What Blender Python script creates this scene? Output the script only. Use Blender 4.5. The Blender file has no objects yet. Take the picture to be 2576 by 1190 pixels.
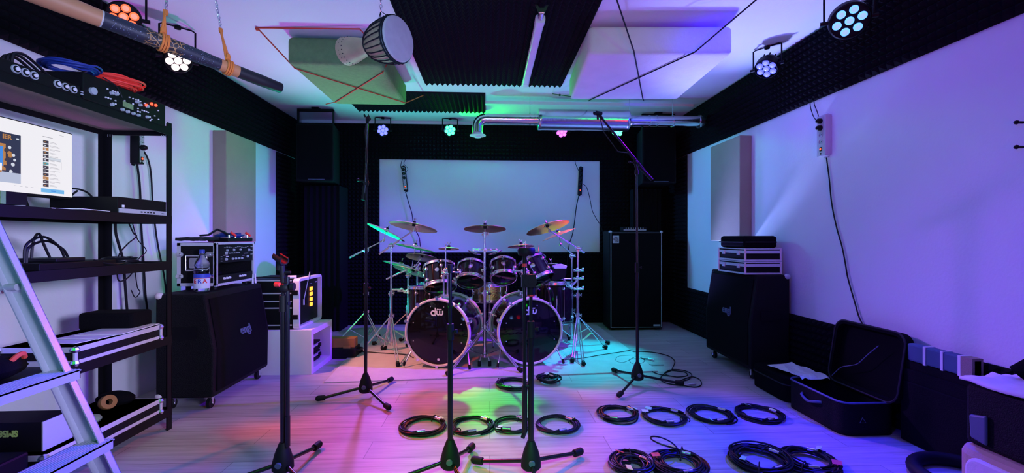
import bpy, math, random
from mathutils import Vector, Matrix, noise
random.seed(7)
S = bpy.context.scene
COL = S.collection
PI = math.pi
# ------------------------------------------------------------------ camera
F = 1115.0; CAMH = 1.12; TH = math.atan(56/1115.0)
cam = bpy.data.objects.new('camera', bpy.data.cameras.new('camera'))
COL.objects.link(cam)
cam.location = (0, 0, CAMH); cam.rotation_euler = (PI/2, 0, -TH)
cam.data.sensor_width = 36; cam.data.lens = 36*F/2576.0
cam.data.shift_y = 3/2576.0; cam.data.clip_start = 0.05
S.camera = cam
S.view_settings.view_transform = 'Standard'; S.view_settings.look = 'None'
S.view_settings.gamma = 1; S.view_settings.exposure = 0.0
S.view_settings.use_curve_mapping = False
RT = Vector((math.cos(TH), -math.sin(TH), 0)); FW = Vector((math.sin(TH), math.cos(TH), 0))
def P(px, py, X=None, Y=None, Z=None):
    """measured photo point -> world point on the plane X=, Y= or Z="""
    d = RT*((px-1288)/F) + FW + Vector((0, 0, (598-py)/F))
    if X is not None: t = X/d.x
    elif Y is not None: t = Y/d.y
    else: t = (Z-CAMH)/d.z
    return Vector((0, 0, CAMH)) + d*t
# ------------------------------------------------------------------ world + lights
w = bpy.data.worlds.new('world'); S.world = w; w.use_nodes = True
w.node_tree.nodes['Background'].inputs[0].default_value = (0.40, 0.38, 0.72, 1)
w.node_tree.nodes['Background'].inputs[1].default_value = 0.55
def spot(loc, tgt, col, watt, angle=60, blend=0.6, size=0.05):
    l = bpy.data.lights.new('par_or_fill_beam', 'SPOT'); l.energy = watt; l.color = col
    l.spot_size = math.radians(angle); l.spot_blend = blend; l.shadow_soft_size = size
    o = bpy.data.objects.new('par_or_fill_beam', l); COL.objects.link(o)
    o.location = loc; o.rotation_euler = (Vector(tgt)-Vector(loc)).to_track_quat('-Z', 'Y').to_euler()
    return o
BLUE=(0.10,0.08,1.0); VIO=(0.30,0.10,1.0); GRN=(0.05,1.0,0.22); MAG=(1.0,0.12,0.75); RED=(1.0,0.10,0.03); CYAN=(0.05,0.75,1.0); PINK=(1.0,0.3,0.45); WARM=(1.0,0.62,0.5)
PARS = [ # name, pos, target, lens colour
 ('back_blue', P(963,328,Y=5.62), (0.2,2.2,0), BLUE), ('back_green', P(1132,328,Y=5.62), (-0.1,2.9,0), GRN),
 ('back_magenta', P(1413,331,Y=5.62), (0.5,2.0,0), MAG), ('back_teal', P(1553,330,Y=5.62), (0.9,3.2,0), GRN),
 ('right_far', P(1930,168,X=2.18), (-0.3,3.6,0.2), BLUE), ('right_near', P(2135,50,X=2.16), (0.3,2.0,0.3), BLUE),
 ('left_near', P(312,42,X=-2.22), (0.2,2.6,0.3), RED), ('left_far', P(447,150,X=-2.22), (0.4,3.4,0.3), PINK)]
PP = {p[0]: p for p in PARS}
def floor_at(px, py): return tuple(P(px, py, Z=0))
# each entry: lamp position (a fixture name, a place behind the photographer, or an added fill without fixture), aim, cone, blend, radius, rgb power in watt
LAMPS = [
 ('back_blue', (0.9,1.6,0), 56, .9, .10, (313.8, 84.3, 934.1)),
 ('back_green', floor_at(1240,1012), 13, .8, .03, (0.0, 694.1, 5.6)),
 ('back_green', (-.4,.2,1.4), 110, .9, .05, (0.0, 7.5, 0.0)),
 ('back_magenta', floor_at(950,1150), 55, .9, .05, (297.0, 27.6, 0.0)),
 ('back_teal', floor_at(1480,900), 30, .8, .03, (0.0, 408.6, 554.8)),
 ('back_teal', tuple(P(480,420,X=-2.48)), 34, 1, .05, (0.0, 134.3, 0.0)),
 ('right_near', (1.35,2.15,0), 54, .9, .05, (1.9, 0.0, 517.2)),
 ('right_near', (-1.42,1.36,.62), 34, .8, .05, (24.0, 15.0, 1800.0)),
 ('right_far', (0,4.2,.95), 60, .8, .04, (140.3, 0.0, 866.6)),
 ('left_near', floor_at(1110,1000), 15, .7, .03, (164.4, 0.0, 0.0)),
 ('left_near', floor_at(880,1180), 45, .9, .05, (286.3, 0.0, 0.0)),
 ('left_far', (-.6,4.0,0), 42, .9, .05, (363.9, 104.3, 86.2)),
 ((0,-.6,1.0), (-.9,3.4,2.63), 70, 1, .22, (43.8, 85.0, 226.3)),  # added uplight without fixture, brightens the left part of the ceiling
 ((.8,-.6,1.0), (1.3,3.6,2.63), 70, 1, .22, (79.3, 0.0, 0.0)),  # added uplight without fixture, gives the right part of the ceiling some red
 ((-1.6,5.3,.3), (-.6,3.9,2.63), 100, 1, .1, (0.0, 173.1, 119.9)),  # added uplight near the floor at the back left, no fixture there
 ((1.1,5.2,.3), (1.3,3.6,2.63), 100, 1, .1, (0.0, 0.0, 0.0)),
 ((-1.6,-.8,2.45), (-.4,3.6,.2), 60, .9, .22, (0.0, 60.1, 0.0)),
 ((1.7,-.8,2.45), (.2,5.8,1.5), 46, .9, .22, (0.0, 69.5, 0.0)),
 ((1.2,.3,2.3), (-2.4,3.6,1.3), 70, .9, .22, (0.0, 0.0, 0.0)),
 ((-1.2,5.0,.3), (-1.95,3.6,2.63), 42, 1, .1, (0.0, 0.0, 0.0)),
 ((-.3,-1,2.4), floor_at(1210,1145), 15, .9, .22, (27.9, 540.0, 0.0)),
 ((.6,-1,2.4), floor_at(1480,1110), 26, .9, .22, (104.7, 191.9, 363.1)),
 ('back_blue', (2.4,4.9,1.4), 50, 1, .2, (26.4, 118.2, 307.0)),
 ('back_magenta', (-2.48,4.9,1.4), 50, 1, .2, (0.0, 107.1, 83.2)),
 ('back_green', (.12,5.1,2.63), 80, 1, .05, (0.0, 70.7, 0.0)),
 ((2.15,4.9,.3), (2.0,2.8,2.63), 44, 1, .1, (167.5, 208.5, 591.6)),  # added uplight low at the right back, brightens the ceiling on that side
 ('right_near', (.9,4.2,2.3), 80, 1, .05, (0.0, 0.0, 115.3)),
 ((1.0,.2,1.35), (-2.48,2.75,.95), 50, 1, .22, (290.0, 289.2, 518.2)),  # added fill lamp without fixture for the left wall behind the rack
 ((1.9,4.5,.3), (1.2,3.3,2.63), 90, 1, .1, (32.1, 27.3, 171.6)),  # added low uplight near the right wall, no fixture, aimed at the ceiling
 ((-2.2,4.7,.3), (-1.5,3.1,2.63), 90, 1, .1, (92.9, 0.0, 112.2)),  # added low uplight near the left wall, no fixture, aimed at the ceiling
 ((-.6,.3,2.2), (2.4,2.35,1.2), 62, 1, .22, (1.0, 0.0, 130.0)),  # added blue fill for the right wall, no fixture hangs here
]
WORLD = (0.04, 0.04, 0.1)
WORLD_COL = WORLD
for fx, tgt, cone, bl, sz, rgb in LAMPS:
    if max(rgb) <= 0: continue
    loc = Vector(fx) if not isinstance(fx, str) else PP[fx][1]
    if isinstance(fx, str): loc = loc + (Vector(tgt)-loc).normalized()*.13
    e = max(rgb); spot(loc, tgt, tuple(c/e for c in rgb), e, cone, bl, sz)
w.node_tree.nodes['Background'].inputs[0].default_value = (*WORLD_COL, 1)
w.node_tree.nodes['Background'].inputs[1].default_value = 1.0
# ------------------------------------------------------------------ materials
def mat(name, col, rough=0.5, metal=0.0, emit=None, es=1.0, bump=None, var=None, trans=0, coat=0, alpha=None, ior=1.45, spec=0.5):
    m = bpy.data.materials.new(name); m.use_nodes = True
    nt = m.node_tree; b = nt.nodes['Principled BSDF']
    b.inputs['Base Color'].default_value = (*col, 1); b.inputs['Roughness'].default_value = rough
    b.inputs['Metallic'].default_value = metal; b.inputs['IOR'].default_value = ior; b.inputs['Specular IOR Level'].default_value = spec
    if trans: b.inputs['Transmission Weight'].default_value = trans
    if coat: b.inputs['Coat Weight'].default_value = coat; b.inputs['Coat Roughness'].default_value = 0.05
    if emit: b.inputs['Emission Color'].default_value = (*emit, 1); b.inputs['Emission Strength'].default_value = es
    tc = nt.nodes.new('ShaderNodeTexCoord')
    v = var or (6.0, 0.10)
    n = nt.nodes.new('ShaderNodeTexNoise'); n.inputs['Scale'].default_value = v[0]; n.inputs['Detail'].default_value = 4
    nt.links.new(tc.outputs['Object'], n.inputs['Vector'])
    mx = nt.nodes.new('ShaderNodeMix'); mx.data_type = 'RGBA'
    mx.inputs[6].default_value = (*[c*(1-v[1]) for c in col], 1); mx.inputs[7].default_value = (*[min(1, c*(1+v[1])) for c in col], 1)
    nt.links.new(n.outputs['Fac'], mx.inputs[0]); nt.links.new(mx.outputs[2], b.inputs['Base Color'])
    if bump:
        n2 = nt.nodes.new('ShaderNodeTexNoise'); n2.inputs['Scale'].default_value = bump[0]; n2.inputs['Detail'].default_value = 3
        nt.links.new(tc.outputs['Object'], n2.inputs['Vector'])
        bp = nt.nodes.new('ShaderNodeBump'); bp.inputs['Strength'].default_value = bump[1]; bp.inputs['Distance'].default_value = 0.01
        nt.links.new(n2.outputs['Fac'], bp.inputs['Height']); nt.links.new(bp.outputs['Normal'], b.inputs['Normal'])
    return m
M = {}
M['wall'] = mat('white_plaster', (0.80,0.80,0.82), 0.85, bump=(60,0.12), var=(2,0.03))
M['ceil'] = mat('ceiling_paint', (0.82,0.82,0.84), 0.9, bump=(80,0.1), var=(2,0.03))
M['foam'] = mat('charcoal_foam', (0.007,0.007,0.009), 0.95, bump=(160,0.3), spec=.12)
M['foam2'] = mat('ceiling_foam', (0.009,0.009,0.012), 0.95, bump=(160,0.3), spec=.15)
M['black'] = mat('black_plastic', (0.005,0.005,0.006), 0.5, spec=.22)
M['tolex'] = mat('black_tolex', (0.006,0.006,0.007), 0.7, bump=(220,0.5), spec=.22)
M['grille'] = mat('grille_cloth', (0.004,0.004,0.005), 0.9, bump=(400,0.5), spec=.12)
M['powder'] = mat('black_steel', (0.005,0.005,0.006), 0.5, spec=.2)
M['standblk'] = mat('black_stand_tube', (0.008,0.008,0.010), 0.25, spec=.5)
M['rubber'] = mat('black_rubber', (0.007,0.007,0.008), 0.6, spec=.3)
M['chrome'] = mat('chrome', (0.88,0.88,0.90), 0.24, metal=1)
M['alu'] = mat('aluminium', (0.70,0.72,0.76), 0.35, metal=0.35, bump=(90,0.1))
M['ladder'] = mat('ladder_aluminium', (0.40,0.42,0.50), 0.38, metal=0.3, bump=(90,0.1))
M['steelgal'] = mat('galvanised_duct', (0.70,0.72,0.75), 0.22, metal=1, bump=(12,0.15))
M['bronze'] = mat('cymbal_bronze', (0.80,0.66,0.38), 0.25, metal=0.9)
M['lacq'] = mat('black_lacquer', (0.012,0.009,0.012), 0.06, spec=.6)
M['head'] = mat('black_drumhead', (0.006,0.006,0.008), 0.06, spec=.35)
M['headclr'] = mat('drumhead_film', (0.05,0.05,0.06), 0.12)
M['hoop'] = mat('satin_hoop', (0.80,0.70,0.66), 0.3)
M['brass'] = mat('hammered_brass', (0.75,0.55,0.22), 0.25, metal=1, bump=(70,0.4))
M['white'] = mat('white_print', (0.85,0.85,0.85), 0.5)
M['whitelam'] = mat('white_laminate', (0.78,0.78,0.78), 0.45)
M['beige'] = mat('beige_fabric', (0.34,0.27,0.21), 0.95, bump=(300,0.4))
M['green'] = mat('green_fleece', (0.20,0.36,0.13), 0.95, bump=(120,0.5), var=(30,0.2))
M['cream'] = mat('cream_fabric', (0.76,0.72,0.72), 0.95, bump=(40,0.3))
M['redcord'] = mat('red_cord', (0.75,0.09,0.04), 0.7)
M['orange'] = mat('orange_rope', (0.85,0.22,0.04), 0.7)
M['cord'] = mat('black_cord', (0.01,0.01,0.015), 0.7)
M['cable'] = mat('black_cable', (0.008,0.008,0.012), 0.4, spec=.35)
M['bluecable'] = mat('blue_cable', (0.015,0.04,0.24), 0.45)
M['redcable'] = mat('red_cable', (0.95,0.05,0.03), 0.5)
M['rug'] = mat('pale_rug', (0.60,0.57,0.56), 0.95, bump=(250,0.7), var=(9,0.15))
M['wood'] = mat('carved_wood', (0.66,0.46,0.26), 0.55, bump=(30,0.2), var=(14,0.25))
M['skin'] = mat('goat_skin', (0.84,0.74,0.68), 0.7, var=(20,0.15))
M['paper'] = mat('paper', (0.75,0.76,0.74), 0.8)
M['yellow'] = mat('ochre_card', (0.30,0.15,0.03), 0.7)
M['kraft'] = mat('tan_board', (0.50,0.38,0.26), 0.85, bump=(120,0.2))
M['slate'] = mat('slate_blue_cloth', (0.06,0.12,0.20), 0.8)
M['greylid'] = mat('light_grey_plastic', (0.45,0.48,0.50), 0.5)
M['sock'] = mat('socket_grey', (0.50,0.50,0.52), 0.5)
M['knob'] = mat('pale_knob', (0.55,0.60,0.62), 0.35, metal=0.3)
M['bluegrey'] = mat('case_handle_grey', (0.10,0.13,0.20), 0.5)
M['tape_g'] = mat('green_tape', (0.45,0.85,0.50), 0.6)
M['tape_y'] = mat('yellow_tape', (0.85,0.80,0.25), 0.6)
M['tape_r'] = mat('red_tape', (0.9,0.12,0.10), 0.6)
M['glass'] = mat('clear_bottle', (0.85,0.92,1.0), 0.05, trans=1.0, ior=1.33)
M['capblue'] = mat('blue_cap', (0.03,0.06,0.35), 0.4)
M['label'] = mat('bottle_label', (0.75,0.80,0.95), 0.5)
M['lblue'] = mat('label_blue', (0.04,0.08,0.55), 0.5)
M['lred'] = mat('label_red', (0.75,0.04,0.06), 0.5)
M['lamp'] = mat('milky_diffuser', (0.72,0.75,0.80), 0.35)
M['emor'] = mat('orange_indicator', (0.9,0.3,0.02), 0.5, emit=(1.0,0.28,0.02), es=3.0)
M['emred'] = mat('red_indicator', (0.9,0.05,0.02), 0.5, emit=(1.0,0.05,0.02), es=4.0)
def em(name, c, s): M[name] = mat(name, (0.02,0.02,0.02), 0.4, emit=c, es=s)
em('scr_white', (0.86,0.84,0.88), 1.0); em('scr_navy', (0.02,0.025,0.06), 1.0); em('scr_gold', (0.45,0.20,0.05), 1.0)
em('scr_sky', (0.05,0.25,0.75), 1.0); em('scr_txt', (0.35,0.34,0.38), 1.0); em('scr_dark', (0.04,0.03,0.04), 1.0)
em('scr_pale', (0.62,0.66,0.74), 1.0); em('scr_ban', (0.16,0.46,0.80), 1.0); em('scr_snow', (0.45,0.5,0.65), 1.0); em('scr_teal', (0.10,0.30,0.34), 1.0)
# floor: grey-brown laminate boards along X
def floor_mat():
    m = bpy.data.materials.new('laminate_boards'); m.use_nodes = True; nt = m.node_tree; b = nt.nodes['Principled BSDF']
    tc = nt.nodes.new('ShaderNodeTexCoord'); br = nt.nodes.new('ShaderNodeTexBrick')
    br.inputs['Scale'].default_value = 1.0; br.inputs['Brick Width'].default_value = 1.28; br.inputs['Row Height'].default_value = 0.19
    br.inputs['Mortar Size'].default_value = 0.0022; br.inputs['Mortar Smooth'].default_value = 0.2
    br.inputs['Color1'].default_value = (0.46,0.43,0.41,1); br.inputs['Color2'].default_value = (0.54,0.51,0.49,1); br.inputs['Mortar'].default_value = (0.27,0.25,0.24,1)
    nt.links.new(tc.outputs['Object'], br.inputs['Vector'])
    mp = nt.nodes.new('ShaderNodeMapping'); mp.inputs['Scale'].default_value = (1.2, 22, 1); nt.links.new(tc.outputs['Object'], mp.inputs['Vector'])
    n = nt.nodes.new('ShaderNodeTexNoise'); n.inputs['Scale'].default_value = 1.6; n.inputs['Detail'].default_value = 7; n.inputs['Roughness'].default_value = 0.65
    nt.links.new(mp.outputs['Vector'], n.inputs['Vector'])
    rp = nt.nodes.new('ShaderNodeValToRGB'); rp.color_ramp.elements[0].position = 0.3; rp.color_ramp.elements[0].color = (0.66,0.64,0.62,1)
    rp.color_ramp.elements[1].position = 0.6; rp.color_ramp.elements[1].color = (1,1,1,1); nt.links.new(n.outputs['Fac'], rp.inputs[0])
    mx = nt.nodes.new('ShaderNodeMix'); mx.data_type = 'RGBA'; mx.blend_type = 'MULTIPLY'; mx.inputs[0].default_value = 1
    nt.links.new(br.outputs['Color'], mx.inputs[6]); nt.links.new(rp.outputs['Color'], mx.inputs[7]); nt.links.new(mx.outputs[2], b.inputs['Base Color'])
    b.inputs['Roughness'].default_value = 0.5; b.inputs['Specular IOR Level'].default_value = 0.25
    bp = nt.nodes.new('ShaderNodeBump'); bp.inputs['Strength'].default_value = 0.15; bp.inputs['Distance'].default_value = 0.004
    nt.links.new(n.outputs['Fac'], bp.inputs['Height']); nt.links.new(bp.outputs['Normal'], b.inputs['Normal'])
    return m
M['floor'] = floor_mat()
# ------------------------------------------------------------------ mesh builder
def frame(n, up=(0,0,1)):
    n = Vector(n).normalized(); u = Vector(up)
    if abs(n.dot(u)) > 0.98: u = Vector((0,1,0))
    x = u.cross(n).normalized(); y = n.cross(x)
    return x, y, n
def wmat(o):
    m = Matrix.Identity(4)
    while o is not None:
        m = Matrix.LocRotScale(o.location, o.rotation_euler, o.scale) @ m; o = o.parent
    return m
# parts whose mesh is cut into one object per piece
SPLIT = {'knob','small_button','red_button','lower_knob','foot_switch','corner_protector','ball_corner','foot','head_rivet','panel_print','rubber_foot','toe_rod','side_rib','mounting_bracket','mounting_lug','port','rivet_slot','white_band','side_latch','edge_strip'}
class B:
    def __init__(s): s.v = []; s.f = []; s.mi = []; s.ml = []; s.cm = 0
    def use(s, m):
        m = M[m] if isinstance(m, str) else m
        if m not in s.ml: s.ml.append(m)
        s.cm = s.ml.index(m); return s
    def add(s, vs, fs):
        k = len(s.v); s.v += [Vector(v) for v in vs]
        for f in fs: s.f.append([i+k for i in f]); s.mi.append(s.cm)
        return s
    def box(s, lo, hi, mtx=None):
        x0,y0,z0 = lo; x1,y1,z1 = hi
        vs = [Vector(p) for p in [(x0,y0,z0),(x1,y0,z0),(x1,y1,z0),(x0,y1,z0),(x0,y0,z1),(x1,y0,z1),(x1,y1,z1),(x0,y1,z1)]]
        if mtx is not None: vs = [mtx @ v for v in vs]
        return s.add(vs, [(0,3,2,1),(4,5,6,7),(0,1,5,4),(1,2,6,5),(2,3,7,6),(3,0,4,7)])
    def cbox(s, c, size, mtx=None):
        c = Vector(c); h = Vector(size)/2
        T = Matrix.Translation(c) @ (mtx.to_4x4() if mtx is not None else Matrix.Identity(4))
        return s.box(-h, h, T)
    def ring(s, pts): k = len(s.v); s.v += pts; return list(range(k, k+len(pts)))
    def cyl(s, p0, p1, r0, r1=None, n=14, cap=True):
        r1 = r0 if r1 is None else r1; p0 = Vector(p0); p1 = Vector(p1)
        x, y, z = frame(p1-p0)
        return s.sweep([(p0, r0), (p1, r1)], x, y, n, cap)
    def sweep(s, pr, x, y, n=14, cap=True):
        rs = []
        for p, r in pr: rs.append(s.ring([p + x*(r*math.cos(2*PI*i/n)) + y*(r*math.sin(2*PI*i/n)) for i in range(n)]))
        for a, b in zip(rs, rs[1:]):
            for i in range(n): s.f.append([a[i], a[(i+1)%n], b[(i+1)%n], b[i]]); s.mi.append(s.cm)
        if cap:
            if pr[0][1] > 1e-6: s.f.append(rs[0][::-1]); s.mi.append(s.cm)
            if pr[-1][1] > 1e-6: s.f.append(rs[-1]); s.mi.append(s.cm)
        return s
    def lathe(s, prof, o, axis, n=32, cap=False):
        """prof = [(r, h)] along axis"""
        x, y, z = frame(axis); o = Vector(o)
        return s.sweep([(o + z*h, r) for r, h in prof], x, y, n, cap)
    def tube(s, pts, r, n=8, closed=False, cap=True):
        pts = [Vector(p) for p in pts]; m = len(pts); rs = []; px = None
        for i, p in enumerate(pts):
            a = pts[(i-1) % m] if (closed or i) else p; b = pts[(i+1) % m] if (closed or i < m-1) else p
            t = (b-a)
            t = t.normalized() if t.length > 1e-9 else Vector((0,0,1))
            if px is None: x, y, _ = frame(t)
            else:
                x = px - t*px.dot(t)
                x = x.normalized() if x.length > 1e-6 else frame(t)[0]
                y = t.cross(x)
            px = x
            rr = r[i] if isinstance(r, (list, tuple)) else r
            rs.append(s.ring([p + x*(rr*math.cos(2*PI*k/n)) + y*(rr*math.sin(2*PI*k/n)) for k in range(n)]))
        pr = list(zip(rs, rs[1:])) + ([(rs[-1], rs[0])] if closed else [])
        for a, b in pr:
            for i in range(n): s.f.append([a[i], a[(i+1)%n], b[(i+1)%n], b[i]]); s.mi.append(s.cm)
        if cap and not closed: s.f.append(rs[0][::-1]); s.mi.append(s.cm); s.f.append(rs[-1]); s.mi.append(s.cm)
        return s
    def sphere(s, c, r, n=12, sc=(1,1,1)):
        c = Vector(c); k = len(s.v); m = n//2
        for j in range(1, m):
            a = PI*j/m
            for i in range(n): s.v.append(c + Vector((r*sc[0]*math.sin(a)*math.cos(2*PI*i/n), r*sc[1]*math.sin(a)*math.sin(2*PI*i/n), r*sc[2]*math.cos(a))))
        t = len(s.v); s.v += [c + Vector((0,0,r*sc[2])), c - Vector((0,0,r*sc[2]))]
        for j in range(m-2):
            for i in range(n): s.f.append([k+j*n+i, k+(j+1)*n+i, k+(j+1)*n+(i+1)%n, k+j*n+(i+1)%n]); s.mi.append(s.cm)
        for i in range(n):
            s.f.append([t, k+i, k+(i+1)%n]); s.mi.append(s.cm)
            s.f.append([t+1, k+(m-2)*n+(i+1)%n, k+(m-2)*n+i]); s.mi.append(s.cm)
        return s
    def prism(s, poly, o, x, y, depth):
        """2-D polygon in plane (o,x,y), extruded by x cross y * depth"""
        o = Vector(o); x = Vector(x); y = Vector(y); z = x.cross(y).normalized(); n = len(poly)
        a = s.ring([o + x*p[0] + y*p[1] for p in poly]); b = s.ring([o + x*p[0] + y*p[1] + z*depth for p in poly])
        s.f += [a[::-1], b]; s.mi += [s.cm]*2
        for i in range(n): s.f.append([a[i], a[(i+1)%n], b[(i+1)%n], b[i]]); s.mi.append(s.cm)
        return s
    def rrect(s, o, x, y, w, h, r, depth, k=5):
        pl = []
        for cx, cy, a0 in ((w/2-r, h/2-r, 0), (-w/2+r, h/2-r, 90), (-w/2+r, -h/2+r, 180), (w/2-r, -h/2+r, 270)):
            for i in range(k+1):
                a = math.radians(a0 + 90*i/k); pl.append((cx + r*math.cos(a), cy + r*math.sin(a)))
        return s.prism(pl, o, x, y, depth)
    def text(s, body, size, o, x, y, depth=0.001, shear=0, bold=0.0, align='CENTER'):
        c = bpy.data.curves.new('t', 'FONT'); c.body = body; c.size = size; c.extrude = depth/2; c.shear = shear; c.offset = bold
        c.align_x = align; c.align_y = 'CENTER'
        ob = bpy.data.objects.new('t', c); COL.objects.link(ob); bpy.context.view_layer.update()
        me = ob.evaluated_get(bpy.context.evaluated_depsgraph_get()).to_mesh()
        x = Vector(x).normalized(); y = Vector(y).normalized(); z = x.cross(y); o = Vector(o)
        s.add([o + x*v.co.x + y*v.co.y + z*(v.co.z + depth/2) for v in me.vertices], [list(p.vertices) for p in me.polygons])
        bpy.data.objects.remove(ob); bpy.data.curves.remove(c); return s
    def pieces(s):
        par = list(range(len(s.v)))
        def fd(a):
            while par[a] != a: par[a] = par[par[a]]; a = par[a]
            return a
        for f in s.f:
            r0 = fd(f[0])
            for q in f[1:]: par[fd(q)] = r0
        g = {}
        for f, mi in zip(s.f, s.mi): g.setdefault(fd(f[0]), []).append((f, mi))
        out = []
        for fs in g.values():
            b = B(); b.ml = s.ml; mp = {}
            for f, mi in fs:
                nf = []
                for q in f:
                    if q not in mp: mp[q] = len(b.v); b.v.append(s.v[q])
                    nf.append(mp[q])
                b.f.append(nf); b.mi.append(mi)
            out.append(b)
        return out
    def build(s, name, m=None, parent=None, **kw):
        if name in SPLIT and parent is not None:
            return [b.build1(name, m, parent, **kw) for b in s.pieces()][0]
        return s.build1(name, m, parent, **kw)
    def build1(s, name, m=None, parent=None, local=False, smooth=False, bevel=0, origin=True, sub=0):
        me = bpy.data.meshes.new(name); vs = s.v; loc = None
        if parent is not None and not local:
            iv = wmat(parent).inverted(); vs = [iv @ v for v in vs]
        if parent is None and origin and vs:
            xs = [v.x for v in vs]; ys = [v.y for v in vs]
            loc = Vector(((min(xs)+max(xs))/2, (min(ys)+max(ys))/2, min(v.z for v in vs))); vs = [v-loc for v in vs]
        me.from_pydata(vs, [], s.f)
        if s.ml:
            for q in s.ml: me.materials.append(q)
            me.polygons.foreach_set('material_index', s.mi)
        elif m is not None: me.materials.append(M[m] if isinstance(m, str) else m)
        me.update()
        import bmesh
        bm = bmesh.new(); bm.from_mesh(me); bmesh.ops.recalc_face_normals(bm, faces=bm.faces); bm.to_mesh(me); bm.free()
        o = bpy.data.objects.new(name, me); COL.objects.link(o)
        if loc is not None: o.location = loc
        o.parent = parent
        if bevel:
            b = o.modifiers.new('bevel', 'BEVEL'); b.width = bevel; b.segments = 2; b.limit_method = 'ANGLE'; b.angle_limit = 0.6
        if sub:
            b = o.modifiers.new('sub', 'SUBSURF'); b.levels = sub; b.render_levels = sub
        if smooth:
            me.polygons.foreach_set('use_smooth', [True]*len(me.polygons))
            if hasattr(me, 'set_sharp_from_angle'): me.set_sharp_from_angle(angle=math.radians(40))
        return o
def tag(o, label, cat, group=None):
    o['label'] = label; o['category'] = cat
    if group: o['group'] = group
    return o
def root(name, label, cat, loc=(0,0,0), rz=0, group=None):
    o = bpy.data.objects.new(name, None); COL.objects.link(o); o.location = loc; o.rotation_euler = (0,0,rz)
    o.empty_display_size = 0.1
    return tag(o, label, cat, group)
def struct(o): o['kind'] = 'structure'; return o
XV, YV, ZV = Vector((1,0,0)), Vector((0,1,0)), Vector((0,0,1))
# ------------------------------------------------------------------ room shell
XL, XR, YB, ZC, Y0 = -2.48, 2.40, 5.80, 2.63, 0.6
struct(B().box((XL-.1,Y0,-.1),(XR+.1,YB+.1,0)).build('floor','floor',origin=False))
struct(B().box((XL-.1,Y0,ZC),(XR+.1,YB+.1,ZC+.1)).build('ceiling','ceil',origin=False))
struct(B().box((XL-.1,Y0,0),(XL,YB,ZC)).build('wall_left','wall',origin=False))
struct(B().box((XR,Y0,0),(XR+.1,YB,ZC)).build('wall_right','wall',origin=False))
struct(B().box((XL-.1,YB,0),(XR+.1,YB+.1,ZC)).build('wall_back','wall',origin=False))
def foam(b, o, u, v, n, lu, lv, pitch=0.05, base=0.012, peak=0.032, hole=None):
    """pyramid foam sheet: origin o, in-plane unit dirs u,v, outward n"""
    o = Vector(o); u = Vector(u); v = Vector(v); n = Vector(n)
    nu = max(1, round(lu/pitch)); nv = max(1, round(lv/pitch)); pu = lu/nu; pv = lv/nv
    for i in range(nu):
        for j in range(nv):
            if hole and hole[0]-1e-3 <= (i+.5)*pu <= hole[1] and hole[2] <= (j+.5)*pv <= hole[3]: continue
            c = o + u*(i*pu) + v*(j*pv)
            pts = [c+n*base, c+u*pu+n*base, c+u*pu+v*pv+n*base, c+v*pv+n*base, c+u*pu*.5+v*pv*.5+n*(base+peak)]
            k = len(b.v); b.v += pts
            b.f += [[k,k+1,k+4],[k+1,k+2,k+4],[k+2,k+3,k+4],[k+3,k,k+4]]; b.mi += [b.cm]*4
    g = 0.001
    if not hole:
        a = [o+n*g, o+u*lu+n*g, o+u*lu+v*lv+n*g, o+v*lv+n*g]; t = [p+n*(base-g) for p in a]
        k = len(b.v); b.v += a+t
        b.f += [[k,k+1,k+5,k+4],[k+1,k+2,k+6,k+5],[k+2,k+3,k+7,k+6],[k+3,k,k+4,k+7]]; b.mi += [b.cm]*4
    return b
def raw_foam(b, name, m, label):
    o = b.build(name, m); return tag(o, label, 'acoustic foam')
raw_foam(foam(B(), (XL,1.0,2.13), YV, ZV, XV, 4.8, 0.5), 'acoustic_foam', 'foam', 'band of black pyramid foam along the top of the left wall')
raw_foam(foam(B(), (XR,1.0,2.13), YV, ZV, -XV, 4.8, 0.5), 'acoustic_foam', 'foam', 'band of black pyramid foam along the top of the right wall')
raw_foam(foam(B(), (XR,0.6,0.0), YV, ZV, -XV, 4.67, 0.515), 'acoustic_foam', 'foam', 'band of black pyramid foam along the foot of the right wall')
raw_foam(foam(B(), (XL,5.27,0), YV, ZV, XV, 0.53, 2.12), 'acoustic_foam', 'foam', 'black foam strip covering the end of the left wall beside the back corner')
raw_foam(foam(B(), (XR,5.27,0), YV, ZV, -XV, 0.53, 2.12), 'acoustic_foam', 'foam', 'black foam strip covering the end of the right wall beside the back corner')
bb = B()
foam(bb, (XL,YB,2.13), XV, ZV, -YV, XR-XL, 0.46)
foam(bb, (XL,YB,0), XV, ZV, -YV, XR-XL, 0.93)
foam(bb, (XL,YB,0.93), XV, ZV, -YV, -1.42-XL, 1.2)
foam(bb, (1.45,YB,0.93), XV, ZV, -YV, XR-1.45, 1.2)
raw_foam(bb, 'acoustic_foam', 'foam', 'black pyramid foam covering the back wall around its white rectangle')
raw_foam(foam(B(), (-0.63,2.2,ZC), XV, YV, -ZV, 1.34, 2.13), 'acoustic_foam', 'foam2', 'large black pyramid foam field on the ceiling around the lamp batten')
raw_foam(foam(B(), (-1.54,4.62,ZC), XV, YV, -ZV, 1.49, 0.66), 'acoustic_foam', 'foam2', 'smaller black foam strip on the ceiling behind the green block')
# rug
b = B(); pts = [P(815,965,Z=0), P(1655,936,Z=0), P(1500,818,Z=0), P(945,826,Z=0)]
b.prism([(p.x,p.y) for p in pts], (0,0,0.001), XV, YV, 0.009)
tag(b.build('rug','rug'), 'large pale rug lying under the drum kit', 'rug')
RZ = 0.011
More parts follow.
